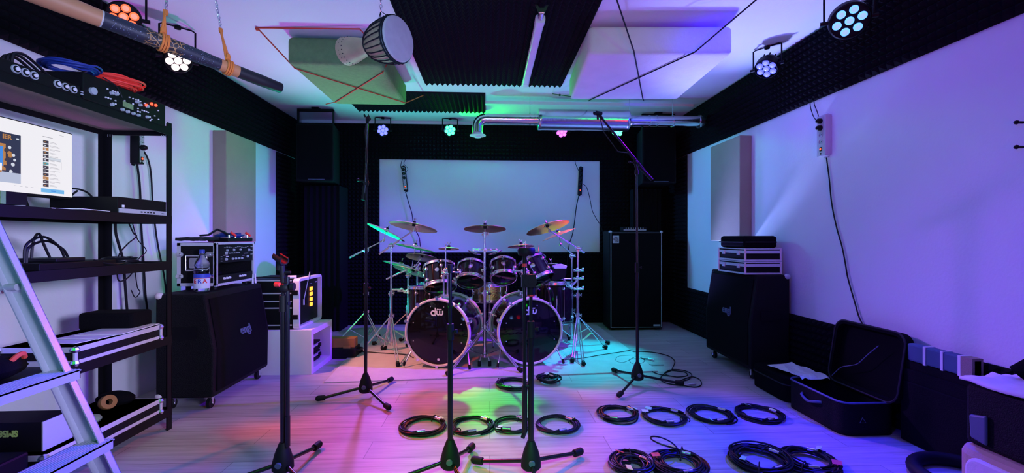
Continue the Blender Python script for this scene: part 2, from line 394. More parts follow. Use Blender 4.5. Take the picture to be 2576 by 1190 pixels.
# ------------------------------------------------------------------ lights of the room: LED pars
GLOW = {'back_blue':(0.10,0.12,1.0),'back_green':(0.05,1.0,0.35),'back_magenta':(0.75,0.10,0.95),'back_teal':(0.10,1.0,0.45),'right_far':(0.08,0.10,1.0),'right_near':(0.10,0.30,1.0),'left_near':(1.0,0.10,0.03),'left_far':(1.0,0.75,0.75)}
LBL = {'back_blue':'small stage spotlight with blue lenses over the left end of the white wall panel','back_green':'stage spotlight with green lenses left of the duct elbow',
 'back_magenta':'stage spotlight with magenta lenses below the thick duct silencer','back_teal':'stage spotlight with green lenses below the right end of the duct silencer',
 'right_far':'blue stage spotlight on the right wall, the one farther from the viewer','right_near':'large blue stage spotlight with seven lenses at the top of the right wall',
 'left_near':'stage spotlight with orange red lenses behind the hanging didgeridoo','left_far':'stage spotlight with whitish pink lenses peeking below the didgeridoo'}
AIM = {'back_blue':(0.0,-.8,1.2),'back_green':(0.1,.5,1.4),'back_magenta':(0.5,1.0,0.3),'back_teal':(0.9,1.6,0.6),'right_far':(0.2,2.0,-0.4),'right_near':(0.9,0.2,0.4),'left_near':(-.6,0.4,1.2),'left_far':(-.3,1.2,0.3)}
def par(key, pos, R=0.088):
    d = (Vector(AIM[key])-pos).normalized(); x, y, z = frame(d)
    r = root('stage_spotlight', LBL[key], 'stage light', pos, 0, 'LED stage spotlights under the ceiling')
    b = B(); b.lathe([(0.0,-.085),(R*.62,-.085),(R*.80,-.06),(R*.95,-.035),(R,-.02),(R,.03),(R*.93,.035),(R*.93,.022),(0,.022)], pos, d, 28)
    for k in range(10):
        a = 2*PI*k/10; q = pos + x*(R*.78*math.cos(a)) + y*(R*.78*math.sin(a)); b.cyl(q - z*.08, q - z*.03, .006, n=6)
    b.build('housing','black',r,smooth=True)
    g = GLOW[key]; me = mat('led_'+key, g, 0.3, emit=g, es=2.4); mc = mat('ledcore_'+key, g, 0.3, emit=tuple(min(1,c*.7+.22) for c in g), es=1.3)
    for k in range(7):
        c = pos + z*.024 if k == 6 else pos + z*.024 + x*(R*.60*math.cos(PI*k/3+.3)) + y*(R*.60*math.sin(PI*k/3+.3))
        q = B(); q.use(me).lathe([(.0235,-.004),(.0235,.004),(.016,.010)], c, z, 16); le = q.build('led_lens', None, r, smooth=True)
        q = B(); q.use(mc).lathe([(.016,.010),(.009,.014),(0,.015)], c, z, 16); q.build('led_core', None, le, smooth=True)
    # yoke
    sx = Vector((z.y,-z.x,0)).normalized(); up = ZC-.003-pos.z; y_ = B(); w_ = R+.018
    top = pos + ZV*up
    for sgn in (-1,1):
        a = pos + sx*(sgn*w_); y_.tube([a, a+ZV*(up*.93), top+sx*(sgn*w_*.8)-ZV*.006], .006, 8)
        y_.cyl(pos+sx*(sgn*R*.95), pos+sx*(sgn*(w_+.02)), .012, n=10)
    y_.tube([top+sx*(-w_*.8)-ZV*.006, top+sx*(w_*.8)-ZV*.006], .006, 8); y_.cyl(top-ZV*.02, top, .02, n=12)
    y_.build('yoke','powder',r,smooth=True)
for p in PARS: par(p[0], p[1], 0.105 if p[0]=='right_near' else (0.076 if p[0].startswith('back') else 0.086))
# ------------------------------------------------------------------ ceiling blocks, cords
def cloud(name, lo, hi, m, label, rz):
    b = B(); cx, cy = (lo[0]+hi[0])/2, (lo[1]+hi[1])/2
    R = Matrix.Translation((cx,cy,0)) @ Matrix.Rotation(rz,4,'Z') @ Matrix.Translation((-cx,-cy,0))
    nx, ny = 14, 14
    # padded box: grid with softly bulging faces
    import bmesh
    b.box(lo, hi, R)
    o = b.build(name, m, bevel=0.035)
    o.modifiers['bevel'].segments = 4
    for p in o.data.polygons: p.use_smooth = True
    return tag(o, label, 'ceiling absorber')
cloud('acoustic_block', (-1.50,3.36,2.41), (-0.81,4.38,2.615), 'green', 'green fleece wrapped sound absorber block tied to the ceiling with red cords', 0.0)
cloud('acoustic_block', (0.71,3.03,2.40), (1.72,4.06,2.60), 'cream', 'pale cream sound absorber block tied to the ceiling with black cords', -0.05)
def cordobj(name, pts, r, m, label, cat='cord', n=6):
    b = B().tube(pts, r, n); return tag(b.build(name, m, smooth=True), label, cat)
ZB = 2.40
b = B()
a0 = P(647,70,Z=ZC-.003)
b.tube([a0, P(742,172,Z=2.402), P(1020,259,Z=2.402), P(1070,238,Z=ZC-.003)], .005, 6)
b.tube([a0, P(905,73,Z=ZC-.02), P(978,152,Z=2.50), P(962,183,Z=2.402), P(846,256,Z=2.402), P(820,262,Z=ZC-.1)], .005, 6)
for p in (a0, P(1070,238,Z=ZC-.003)): b.sphere(p-ZV*.008, .014, 8)
tag(b.build('suspension_cord','redcord',smooth=True), 'thin red cords crossing under the green ceiling block', 'cord')
b = B()
b.tube([P(1545,-20,Z=ZC-.003), P(1594,127,Z=2.392), P(1617,248,Z=2.392), P(1620,254,Z=ZC-.05)], .005, 6)
b.tube([P(1925,-20,Z=ZC-.003), P(1748,131,Z=2.392), P(1487,250,Z=2.392), P(1480,254,Z=ZC-.05)], .005, 6)
b.tube([P(1436,243,Z=2.41), P(1390,236,Z=ZC-.003)], .004, 6)
b.sphere(P(1408,239,Z=2.54), .012, 8)
tag(b.build('suspension_cord','cord',smooth=True), 'thin black cords crossing under the cream ceiling block', 'cord')
# lamp batten
r = root('lamp_batten', 'slim white fluorescent lamp batten on the black ceiling foam', 'ceiling light', (0.33,3.45,2.55))
b = B(); b.rrect((0.33,2.95,2.55), XV, ZV, .062, .05, .02, -1.1); b.build('diffuser','lamp',r,smooth=True)
for y in (2.88, 4.05):
    B().rrect((0.33,y+.07,2.55), XV, ZV, .066, .054, .02, .07).build('end_cap','whitelam',r,smooth=True)
b = B(); 
for y in (2.84,):
    b.cyl((0.33,y+.03,2.55),(0.33,y-.03,2.56),.02,n=12); b.prism([(-.045,0),(-.03,0),(-.015,-.02),(.015,-.02),(.03,0),(.045,0),(.02,-.05),(-.02,-.05)], (0.33,y-.03,2.60), XV, ZV, .01)
b.build('end_clip','chrome',r)
b = B()
for y in (3.1,3.9): b.box((.325,y-.01,2.574),(.335,y+.01,2.59))
b.build('mounting_bracket','powder',r)
# ------------------------------------------------------------------ duct
YD = 4.72
r = root('ventilation_duct', 'galvanised round ventilation duct with thick silencer hung below the ceiling at the back', 'duct', P(1480,300,Y=YD))
pz = P(1300,300,Y=YD).z; xa = P(1222,300,Y=YD).x; xs0 = P(1353,300,Y=YD).x; xs1 = P(1580,300,Y=YD).x; xe = 2.30
rp = .056
b = B(); b.cyl((xa,YD,pz),(xs0+.01,YD,pz),rp,n=28)
for q in (xa+.02, xs0-.04, xs0-.015): b.cyl((q,YD,pz),(q+.012,YD,pz),rp+.005,n=28)
b.cyl((xa+.12,YD,pz),(xa+.124,YD,pz),rp+.003,n=28); b.cyl((xa+.26,YD,pz),(xa+.264,YD,pz),rp+.003,n=28)
b.build('left_pipe','steelgal',r,smooth=True)
b = B(); rs = .113
b.lathe([(rp,0),(rs*.96,0),(rs,.006),(rs,.035),(rs*.985,.04),(rs*.985,xs1-xs0-.04),(rs,xs1-xs0-.035),(rs,xs1-xs0-.006),(rs*.96,xs1-xs0),(rp,xs1-xs0)], (xs0,YD,pz), XV, 40)
b.build('silencer','steelgal',r,smooth=True)
b = B(); b.cyl((xs1-.01,YD,pz),(xe,YD,pz+.005),rp,n=28)
for q in (xs1+.03, xs1+.04, 1.72, 1.80): b.cyl((q,YD,pz),(q+.012,YD,pz+.001),rp+.005,n=28)
b.build('right_pipe','steelgal',r,smooth=True)
b = B(); b.lathe([(rp,0),(rp+.016,0),(rp+.016,.02),(rp+.004,.02),(rp+.004,.05)], (xe-.03,YD,pz), XV, 12); b.build('end_collar','steelgal',r)
b = B(); R = .085
pl = [Vector((xa,YD,pz))] + [Vector((xa - R*math.sin(a), YD, pz - R + R*math.cos(a))) for a in [PI/2*k/8 for k in range(1,9)]]
pl.append(pl[-1] - ZV*.07); b.tube(pl, rp, 28); 
for k in (3,6): b.tube([pl[k-1]*.5+pl[k]*.5-(pl[k]-pl[k-1])*.12, pl[k-1]*.5+pl[k]*.5+(pl[k]-pl[k-1])*.12], rp+.004, 28)
e = pl[-1]; b.build('elbow','steelgal',r,smooth=True)
b = B(); b.lathe([(rp,.01),(rp,-.01),(rp+.028,-.018),(rp+.030,-.026),(rp*.7,-.03),(rp*.6,-.045),(0,-.048)], e, ZV, 28); b.build('air_valve','whitelam',r,smooth=True)
for q in (P(1333,255,Y=YD).x, P(1583,255,Y=YD).x, P(1692,255,Y=YD).x):
    b = B()
    b.cyl((q,YD,pz+rp),(q,YD,ZC-.001),.003,n=6); b.cyl((q-.008,YD,pz),(q+.008,YD,pz),rp+.008,n=24); b.sphere((q,YD,pz+rp+.01),.009,8)
    b.build('hanger','steelgal',r,smooth=True)
# ------------------------------------------------------------------ didgeridoo
A = Vector((-1.11,2.42,1.916)); Cn = Vector((-1.65,1.71,2.01)); dv = (Cn-A); L0 = dv.length; dv.normalize(); LD = 1.25
dm = bpy.data.materials.new('painted_didgeridoo'); dm.use_nodes = True; nt = dm.node_tree; bs = nt.nodes['Principled BSDF']
tc = nt.nodes.new('ShaderNodeTexCoord'); sp = nt.nodes.new('ShaderNodeSeparateXYZ'); nt.links.new(tc.outputs['Object'], sp.inputs[0])
dvv = nt.nodes.new('ShaderNodeMath'); dvv.operation = 'DIVIDE'; dvv.inputs[1].default_value = LD; nt.links.new(sp.outputs['Z'], dvv.inputs[0])
cr = nt.nodes.new('ShaderNodeValToRGB'); cr.color_ramp.interpolation = 'CONSTANT'
stops = [(0,(.012,.012,.014)),(.17,(.60,.24,.09)),(.235,(.02,.022,.035)),(.36,(.025,.02,.02)),(.47,(.02,.022,.035)),(.575,(.6,.55,.5)),(.582,(.58,.25,.11)),(.80,(.5,.45,.4)),(.808,(.012,.012,.014))]
e0 = cr.color_ramp.elements; e0[0].position = 0; e0[0].color = (*stops[0][1],1); e0[1].position = stops[1][0]; e0[1].color = (*stops[1][1],1)
for s_, c_ in stops[2:]: q = e0.new(s_); q.color = (*c_,1)
nt.links.new(dvv.outputs[0], cr.inputs[0])
vo = nt.nodes.new('ShaderNodeTexVoronoi'); vo.feature = 'DISTANCE_TO_EDGE'; vo.inputs['Scale'].default_value = 42; nt.links.new(tc.outputs['Object'], vo.inputs['Vector'])
lt = nt.nodes.new('ShaderNodeMath'); lt.operation = 'LESS_THAN'; lt.inputs[1].default_value = 0.05; nt.links.new(vo.outputs['Distance'], lt.inputs[0])
w1 = nt.nodes.new('ShaderNodeMath'); w1.operation = 'COMPARE'; w1.inputs[1].default_value = .415*LD; w1.inputs[2].default_value = .055*LD; nt.links.new(sp.outputs['Z'], w1.inputs[0])
mu = nt.nodes.new('ShaderNodeMath'); mu.operation = 'MULTIPLY'; nt.links.new(lt.outputs[0], mu.inputs[0]); nt.links.new(w1.outputs[0], mu.inputs[1])
mx = nt.nodes.new('ShaderNodeMix'); mx.data_type = 'RGBA'; mx.inputs[7].default_value = (.5,.25,.08,1); nt.links.new(mu.outputs[0], mx.inputs[0]); nt.links.new(cr.outputs[0], mx.inputs[6])
vd = nt.nodes.new('ShaderNodeTexVoronoi'); vd.inputs['Scale'].default_value = 110; nt.links.new(tc.outputs['Object'], vd.inputs['Vector'])
l2 = nt.nodes.new('ShaderNodeMath'); l2.operation = 'LESS_THAN'; l2.inputs[1].default_value = 0.2; nt.links.new(vd.outputs['Distance'], l2.inputs[0])
w2 = nt.nodes.new('ShaderNodeMath'); w2.operation = 'COMPARE'; w2.inputs[1].default_value = .4*LD; w2.inputs[2].default_value = .16*LD; nt.links.new(sp.outputs['Z'], w2.inputs[0])
m2 = nt.nodes.new('ShaderNodeMath'); m2.operation = 'MULTIPLY'; nt.links.new(l2.outputs[0], m2.inputs[0]); nt.links.new(w2.outputs[0], m2.inputs[1])
mx2 = nt.nodes.new('ShaderNodeMix'); mx2.data_type = 'RGBA'; mx2.inputs[7].default_value = (.2,.22,.3,1); nt.links.new(m2.outputs[0], mx2.inputs[0]); nt.links.new(mx.outputs[2], mx2.inputs[6])
nt.links.new(mx2.outputs[2], bs.inputs['Base Color']); bs.inputs['Roughness'].default_value = .5
b = B(); b.lathe([(0.018,0.01),(.024,0),(.027,.004)] + [(.027+.013*k/12+.0015*math.sin(k*1.7), LD*k/12) for k in range(1,13)], (0,0,0), ZV, 24, True)
o = b.build('didgeridoo', dm, smooth=True, origin=False); o.location = A; o.rotation_euler = dv.to_track_quat('Z','Y').to_euler()
tag(o, 'painted didgeridoo with tan and dark bands slung from the ceiling on orange ropes', 'didgeridoo')
def chain(b, p, q, link=0.022, r=.0018):
    p = Vector(p); q = Vector(q); d = (q-p); n = max(2, int(d.length/(link*.72))); x, y, z = frame(d)
    for i in range(n):
        c = p + d*((i+.5)/n); a = x if i%2 else y
        b.tube([c + z*(link*.5*math.cos(t)) + a*(link*.24*math.sin(t)) for t in [2*PI*k/8 for k in range(8)]], r, 5, closed=True)
for (s_, toppx, lab) in ((0.26, 510, 'rope sling on a chain holding the right end of the didgeridoo'), (0.52, 440, 'rope sling on a chain holding the middle of the didgeridoo')):
    c = A + dv*(s_*1.0); rr = .034 if s_ < .4 else .037; x, y, z = frame(dv)
    r = root('rope_sling', 'orange ' + lab, 'rope')
    t = P(toppx, -40, Y=c.y+.02); t.z = ZC-.002; r.location = c
    hook = c + (t-c)*(.28 if s_ < .4 else .22)
    b = B()
    for k in (-1,0,1): b.tube([c + dv*(.010*k) + x*(rr*math.cos(a)) + y*(rr*math.sin(a)) for a in [2*PI*i/16 for i in range(16)]], .0045, 6, closed=True)
    b.tube([c + ZV*rr + dv*.008, hook], .005, 6); b.tube([c + ZV*rr - dv*.008, hook + dv*.006], .005, 6); b.sphere(c+ZV*(rr+.02), .012, 8, (1,1,1.4)); b.sphere(hook-ZV*.01, .010, 8, (1,1,1.5))
    b.build('rope','orange',r,smooth=True)
    b = B(); chain(b, hook, t); b.build('chain','chrome',r,smooth=True)
# ------------------------------------------------------------------ djembe
hc = P(1004,98,Y=2.58); ax = Vector((.86,-.50,-.02)).normalized()
r = root('djembe', 'carved wooden djembe drum hanging sideways from the ceiling', 'djembe', hc)
x, y, z = frame(ax); LJ = .43
b = B(); b.lathe([(.080,-LJ),(.083,-LJ+.004),(.079,-LJ+.05),(.062,-LJ+.12),(.048,-LJ+.175),(.050,-LJ+.20),(.080,-LJ+.235),(.105,-LJ+.29),(.119,-LJ+.35),(.123,-.02)], hc, ax, 40)
b.lathe([(.123,-.02),(.07,-.06),(.04,-LJ+.2),(.07,-LJ+.01),(.080,-LJ)], hc, ax, 40); b.build('shell','wood',r,smooth=True)
b = B(); b.lathe([(.127,-.03),(.127,-.004),(.122,.003),(.11,.005),(0,.006)], hc, ax, 40); b.build('drum_skin','skin',r,smooth=True)
b = B()
for h, q in ((-.026,.130),(-.012,.129)): b.tube([hc+z*h+x*(q*math.cos(a))+y*(q*math.sin(a)) for a in [2*PI*i/40 for i in range(40)]], .005, 6, closed=True)
b.tube([hc+z*(-LJ+.21)+x*(.060*math.cos(a))+y*(.060*math.sin(a)) for a in [2*PI*i/28 for i in range(28)]], .006, 6, closed=True)
b.build('rope_ring','cord',r,smooth=True)
b = B(); n = 24
prof = [(.128,-.024),(.1235,-.08),(.110,-LJ+.29),(.084,-LJ+.235),(.061,-LJ+.21)]
for k in range(n):
    a = 2*PI*k/n; a2 = a + (2*PI/n)*(.5)
    b.tube([hc+z*h+x*((q+.002)*math.cos(a+(a2-a)*i/4))+y*((q+.002)*math.sin(a+(a2-a)*i/4)) for i,(q,h) in enumerate(prof)], .0040, 5)
    b.sphere(hc+z*(-.03)+x*(.131*math.cos(a))+y*(.131*math.sin(a)), .0075, 6)
b.build('lacing','cord',r,smooth=True)
b = B()
for k in range(22):
    a = 2*PI*k/22
    for h in (-LJ+.025,-LJ+.05): 
        q = .0795 if h < -LJ+.04 else .079
        b.sphere(hc+z*h+x*(q*math.cos(a))+y*(q*math.sin(a)), .0035, 6)
b.build('burnt_dots','cord',r,smooth=True)
b = B(); hk = hc - ax*.14 + ZV*.12; b.tube([hk, hk+ZV*.06],.003,6); b.tube([hc-ax*.06+ZV*.13, hk+ZV*.07, hk-ax*.03-ZV*.01], .003, 6); b.build('hanging_strap','cord',r)
b = B(); chain(b, hk+ZV*.065, (hk.x,hk.y,ZC-.002), .03, .002); b.build('chain','chrome',r,smooth=True)
b = B(); b.box((-.05,4.90,2.60),(2.30,4.96,ZC)); struct(b.build('trim_1','ceil',origin=False))
# ------------------------------------------------------------------ wall panels
def wpanel(side, y0, y1, z0, z1, th, label):
    b = B(); b.box((XL+.0005,y0,z0),(XL+th,y1,z1)) if side < 0 else b.box((XR-th,y0,z0),(XR-.0005,y1,z1))
    o = b.build('sound_absorber','beige',bevel=.006); return tag(o, label, 'acoustic panel')
wpanel(-1, 4.10,4.61,1.08,2.085,.118,'beige fabric covered acoustic panel on the left wall')
wpanel(1, 3.95,4.49,1.09,2.06,.112,'beige fabric covered acoustic panel on the right wall')
# ------------------------------------------------------------------ power strips
def strip(o, up, side, n, L, wd, th, body, faceM, label, plugs=(0,1), sockets=4, lit='emred'):
    up = Vector(up).normalized(); side = Vector(side).normalized(); n = Vector(n).normalized(); o = Vector(o)
    r = root('power_strip', label, 'power strip', o)
    b = B(); b.rrect(o, side, up, wd, L, .008, th*(1 if side.cross(up).dot(n) > 0 else -1)); b.build('body',body,r,bevel=.003)
    fz = n*(th+.0006)
    b = B()
    b.use(faceM or 'black').rrect(o+n*th, side, up, wd*.72, L*.9, .005, .0012*(1 if side.cross(up).dot(n) > 0 else -1))
    for k in range(sockets):
        c = o + up*(L*(.36 - .17*k)) + n*th
        if k in plugs: b.use('black').lathe([(.019,0),(.019,.02),(.013,.032),(.004,.036)], c, n, 16)
        else:
            b.use('sock').lathe([(.020,0),(.020,.004),(.016,.004),(.016,.001),(0,.001)], c, n, 20)
            b.use('black').cyl(c+side*.008+n*.001, c+side*.008+n*.003, .003, n=8); b.cyl(c-side*.008+n*.001, c-side*.008+n*.003, .003, n=8)
    b.build('socket_panel', None, r, smooth=True)
    c = o - up*(L*.33) + n*th
    b = B(); b.use('black').cbox(c+n*.002, (.001,.001,.001)); b.prism([(-.010,-.014),(.010,-.014),(.010,.014),(-.010,.014)], c, side, up, .004*(1 if side.cross(up).dot(n) > 0 else -1)); b.use(lit).cyl(c+n*.003, c+n*.006, .007, n=10); b.build('lit_switch', None, r)
    b = B(); b.cyl(o-up*(L*.44)+n*th, o-up*(L*.44)+n*(th+.004), .006, n=10); b.build('fuse','black',r)
    b = B()
    for s_ in (-1,1): b.rrect(o+up*(s_*L*.505), side, up, wd*.5, .02, .006, .006*(1 if side.cross(up).dot(n) > 0 else -1))
    b.build('mounting_lug',body,r); return r
M['striplight'] = mat('pale_strip', (0.55,0.53,0.62), 0.5)
ws = 3.04
strip((XR-.001,ws,1.845), ZV, -YV, -XV, .29,.085,.045,'striplight','sock','white power strip with a red lit switch on the right wall')
b1 = P(1019,450,Y=YB-.001); strip(b1, (-.11,0,1), XV, -YV, .32,.05,.045,'black','sock','black power strip on the left side of the white wall rectangle',(0,1,2),4)
b2 = P(1459,456,Y=YB-.001); strip(b2, (.05,0,1), XV, -YV, .37,.05,.045,'black',None,'black power strip on the right side of the white wall rectangle',(0,1,2,3),4)
b3 = P(334,373,X=XL+.001); strip(b3, ZV, YV, XV, .22,.05,.06,'black','sock','black power strip on the left wall seen through the shelf rack',(2,),3)
def wallcable(pts, r, label, m='cable', name='power_cable'):
    # smooth with catmull-rom
    q = []
    p = [Vector(a) for a in pts]; p = [p[0]*2-p[1]] + p + [p[-1]*2-p[-2]]
    for i in range(1, len(p)-2):
        for k in range(6):
            t = k/6; a,b_,c,d = p[i-1],p[i],p[i+1],p[i+2]
            q.append(.5*((2*b_)+(c-a)*t+(2*a-5*b_+4*c-d)*t*t+(3*b_-a-3*c+d)*t**3))
    q.append(p[-2]); return tag(B().tube(q, r, 6).build(name, m, smooth=True), label, 'cable')
def PX(l, X): return [P(a,b,X=X) for a,b in l]
def PY(l, Y): return [P(a,b,Y=Y) for a,b in l]
wallcable(PX([(2079,397),(2086,450),(2092,510),(2104,570),(2118,620),(2126,660),(2133,700),(2150,760),(2162,800),(2178,828)], XR-.012), .0045, 'dark power cable running down the right wall from the white power strip')
wallcable(PX([(2045,243),(2038,262),(2046,292),(2060,310),(2063,314)], XR-.03), .003, 'left one of two thin leads dropping into the white power strip')
wallcable(PX([(2050,240),(2048,260),(2056,282),(2060,296),(2064,300)], XR-.03), .003, 'right one of two thin leads dropping into the white power strip')
wallcable(PY([(1020,482),(1028,510),(1036,536),(1040,562),(1046,580),(1055,600),(1058,640),(1058,680)], YB-.06), .006, 'cable hanging from the black power strip behind the left cymbals')
wallcable(PY([(1012,401),(1008,418),(1012,428)], YB-.05), .004, 'short lead dropping into the top of the left black power strip')
wallcable(PY([(1020,401),(1016,412),(1026,424),(1022,432)], YB-.05), .003, 'looped thin lead beside the left black power strip')
wallcable(PY([(1456,492),(1450,520),(1445,560),(1440,590),(1432,615),(1428,650),(1425,690)], YB-.06), .006, 'cable hanging straight down from the right black power strip')
wallcable(PY([(1466,462),(1476,472),(1484,500),(1490,530),(1500,550),(1512,570),(1520,600)], YB-.06), .004, 'thin lead curving right from the right black power strip')
wallcable(PY([(1446,400),(1448,412),(1453,424),(1456,430)], YB-.05), .004, 'short lead dropping into the top of the right black power strip')
wallcable(PX([(352,372),(358,376),(372,400),(380,440),(385,520),(396,610),(412,690),(418,740)], XL+.04), .006, 'cable from the left wall power strip passing behind the shelf end')
wallcable(PX([(345,412),(352,470),(355,560),(360,640),(366,740),(374,800)], XL+.03), .007, 'thick cable hanging from the left wall power strip behind the rack')
wallcable(PX([(290,555),(292,590),(306,640),(312,680),(318,760),(322,800)], XL+.10), .008, 'thick black lead hanging behind the lower rack shelves')
wallcable(PX([(318,548),(335,585),(343,595),(320,615),(298,645),(296,700),(310,706),(330,690),(334,670)], XL+.229), .004, 'thin tangled lead behind the lower rack shelves')
wallcable(PX([(330,548),(345,600),(368,630),(350,650),(340,670),(345,720),(352,735),(340,748),(330,730)], XL+.229), .003, 'thinnest zigzag lead on the left wall behind the rack')
# wall hooks at the right edge
for i,(yy,lab) in enumerate(((308,'upper'),(370,'lower'))):
    c = P(2574,yy,X=XR-.002); b = B(); b.cyl(c, c-XV*.03, .006, n=8); b.sphere(c-XV*.032,.010,8); tag(b.build('wall_hook','black',smooth=True), lab+' small dark hook on the right wall', 'hook', 'hooks on the right wall')
# ------------------------------------------------------------------ hung PA speakers and corner traps
def pa(x0, x1, side):
    r = root('hanging_loudspeaker', ('left' if side<0 else 'right')+' black loudspeaker hung high in the '+('left' if side<0 else 'right')+' back corner', 'loudspeaker', ((x0+x1)/2,5.42,1.77))
    b = B(); b.prism([(x0,5.22),(x1,5.22),(x1-.06 if side<0 else x1,5.60),(x0 if side<0 else x0+.06,5.60)], (0,0,1.77), XV, YV, .67); b.build('cabinet','tolex',r,bevel=.012)
    b = B(); b.rrect(((x0+x1)/2,5.219,2.105), XV, ZV, x1-x0-.04, .62, .015, .01); b.build('front_grille','grille',r)
    b = B(); q = .01
    b.box((x0+.01,5.23,2.44),(x0+.02,5.27,2.60)); b.box((x1-.02,5.23,2.44),(x1-.01,5.27,2.60)); b.box((x0+.01,5.23,2.585),(x1-.01,5.27,2.61)); b.box(((x0+x1)/2-.04,5.22,2.61),((x0+x1)/2+.04,5.30,2.629)); b.build('bracket','powder',r)
    b = B(); b.box((x0+.14,5.2085,1.79),(x1-.10,5.2095,1.797)); b.build('name_strip','bluegrey',r)
pa(-2.23,-1.80,-1); pa(1.82,2.24,1)
def trap(x0, x1, label, yf=5.38, yb=5.70):
    b = B(); n = 80; pl = [(x0,yb)]
    for k in range(n+1):
        t = k/n; pl.append((x0+(x1-x0)*t, yf + .028*abs(math.sin(t*PI*6))))
    pl.append((x1,yb)); pl = pl[::-1]; b.prism(pl, (0,0,0.001), XV, YV, 1.74); tag(b.build('bass_trap','foam'), label, 'bass trap')
trap(-2.20,-1.79,'tall fluted black foam bass trap in the left back corner'); trap(1.84,2.20,'tall fluted black foam bass trap in the right back corner', 5.60, 5.745)
# ------------------------------------------------------------------ guitar cabinets
def caster(b, c, m2='rubber'):
    c = Vector(c)
    b.use('chrome').box(c+Vector((-.022,-.022,.075)), c+Vector((.022,.022,.085))); b.box(c+Vector((-.018,-.004,.03)), c+Vector((-.012,.016,.078))); b.box(c+Vector((.012,-.004,.03)), c+Vector((.018,.016,.078)))
    b2 = B(); b2.use(m2).cyl(c+Vector((-.011,.006,.034)), c+Vector((.011,.006,.034)), .033, n=16); b2.use('chrome').cyl(c+Vector((-.02,.006,.034)), c+Vector((.02,.006,.034)), .008, n=8); return b2
def slant_cab(side, xf, xb, y0, y1, zt, label, logo_y, logo_z):
    """side -1: cab on the left wall facing +X; +1: on the right wall facing -X"""
    s = -side; r = root('guitar_cabinet', label, 'speaker cabinet', ((xf+xb)/2,(y0+y1)/2,0))
    zb = .085; zm = zb + (zt-zb)*.47; sl = .06
    poly = [(xb,zb),(xf-s*.02,zb),(xf-s*.005,zb+.01),(xf,zm),(xf-s*sl,zt),(xb,zt)]
    b = B(); b.prism(poly, (0,y0,0), XV, ZV, -(y1-y0)); b.build('cabinet_box','tolex',r,bevel=.012)
    b = B(); g = .035; e = s*.004
    b.add([(xf+e,y0+g,zb+g),(xf+e,y1-g,zb+g),(xf+e,y1-g,zm),(xf+e,y0+g,zm),(xf+e-s*(sl-.01),y1-g,zt-g),(xf+e-s*(sl-.01),y0+g,zt-g)],[(0,1,2,3),(3,2,4,5)])
    k = [(xf-s*.005,y0+g,zb+g),(xf-s*.005,y1-g,zb+g),(xf-s*.005,y1-g,zm),(xf-s*.005,y0+g,zm),(xf-s*(sl+.002),y1-g,zt-g),(xf-s*(sl+.002),y0+g,zt-g)]
    b.add(k,[]); n0 = len(b.v)-12
    for a_, c_ in ((0,1),(1,2),(2,4),(4,5),(5,3),(3,0)): b.f.append([n0+a_,n0+c_,n0+6+c_,n0+6+a_]); b.mi.append(0)
    gc = b.build('grille_cloth','grille',r)
    t = Vector((-s*sl,0,zt-zm)).normalized(); nn = Vector((s*(zt-zm),0,sl)).normalized()
    c = Vector((xf+s*.007 - s*sl*(logo_z-zm)/(zt-zm), logo_y, logo_z))
    b = B(); yd = YV*(1 if s > 0 else -1)
    b.text('engl', .085, c, yd, t, .006, shear=-.25, bold=.0015); b.build('logo','bluegrey',gc)
    b = B()
    for yy in (y0+.012, y1-.012):
        for zz in (zt-.012, zb+.012):
            b.sphere((xb+s*.018,yy,zz),.028,10,(1,.8,.8))
    b.build('corner_protector','hoop' if side<0 else 'knob',r,smooth=True)
    for yy in (y0+.06,y1-.06):
        for xx in (xf-s*.06, xb+s*.06):
            b = B(); b2 = caster(b,(xx,yy,0)); ca = b.build('caster',None,r,smooth=True); b2.build('wheel',None,ca,smooth=True)
    b = B(); ym = y0; xm = (xf+xb)/2; b.rrect((xm,y0-.001,zb+.42),XV,ZV,.16,.08,.01,.006); b.build('side_handle','black',r)
    return r
slant_cab(-1,-1.778,-2.14,2.95,3.665,.755,'black slant front guitar cabinet on casters by the left wall shelf rack',3.33,.455)
slant_cab(1,2.03,2.35,3.36,4.08,.825,'black slant front guitar cabinet on casters by the right wall',3.70,.50)
# ------------------------------------------------------------------ bass cabinet
x0,x1,y0,y1 = P(1533,832,Y=5.27).x, P(1667,832,Y=5.27).x, 5.27, 5.57
r = root('bass_cabinet', 'tall black bass cabinet with silver piping and a square badge at the back right', 'speaker cabinet', ((x0+x1)/2,5.46,0))
B().box((x0,y0,.02),(x1,y1,1.20)).build('cabinet_box','tolex',r,bevel=.01)
b = B(); cx = (x0+x1)/2; b.rrect((cx,y0-.002,.61), XV, ZV, x1-x0-.05, 1.12, .01, .008); gc = b.build('grille_cloth','grille',r)
b = B(); hw = (x1-x0-.035)/2; b.tube([(cx-hw,y0-.006,.04),(cx+hw,y0-.006,.04),(cx+hw,y0-.006,1.18),(cx-hw,y0-.006,1.18)], .005, 6, closed=True); b.build('silver_piping','knob',r)
b = B(); c = Vector((x0+.075,y0-.011,1.10)); b.use('knob').rrect(c, XV, ZV, .078, .09, .004, .003)
o_ = c - YV*.004
def arc(b, c, r, w, a0, a1, n=20, d=.002):
    for k in range(n):
        a = math.radians(a0+(a1-a0)*k/n); a2 = math.radians(a0+(a1-a0)*(k+1)/n)
        b.prism([((r-w)*math.cos(a),(r-w)*math.sin(a)),(r*math.cos(a),r*math.sin(a)),(r*math.cos(a2),r*math.sin(a2)),((r-w)*math.cos(a2),(r-w)*math.sin(a2))], c, XV, ZV, d)
b.use('black'); arc(b,o_-ZV*.004,.031,.005,-90,180); arc(b,o_-ZV*.004,.021,.005,0,360); arc(b,o_-ZV*.004,.010,.004,0,360)
b.box(o_+Vector((.026,-.002,-.034)), o_+Vector((.031,0,-.004))); b.build('badge',None,gc)
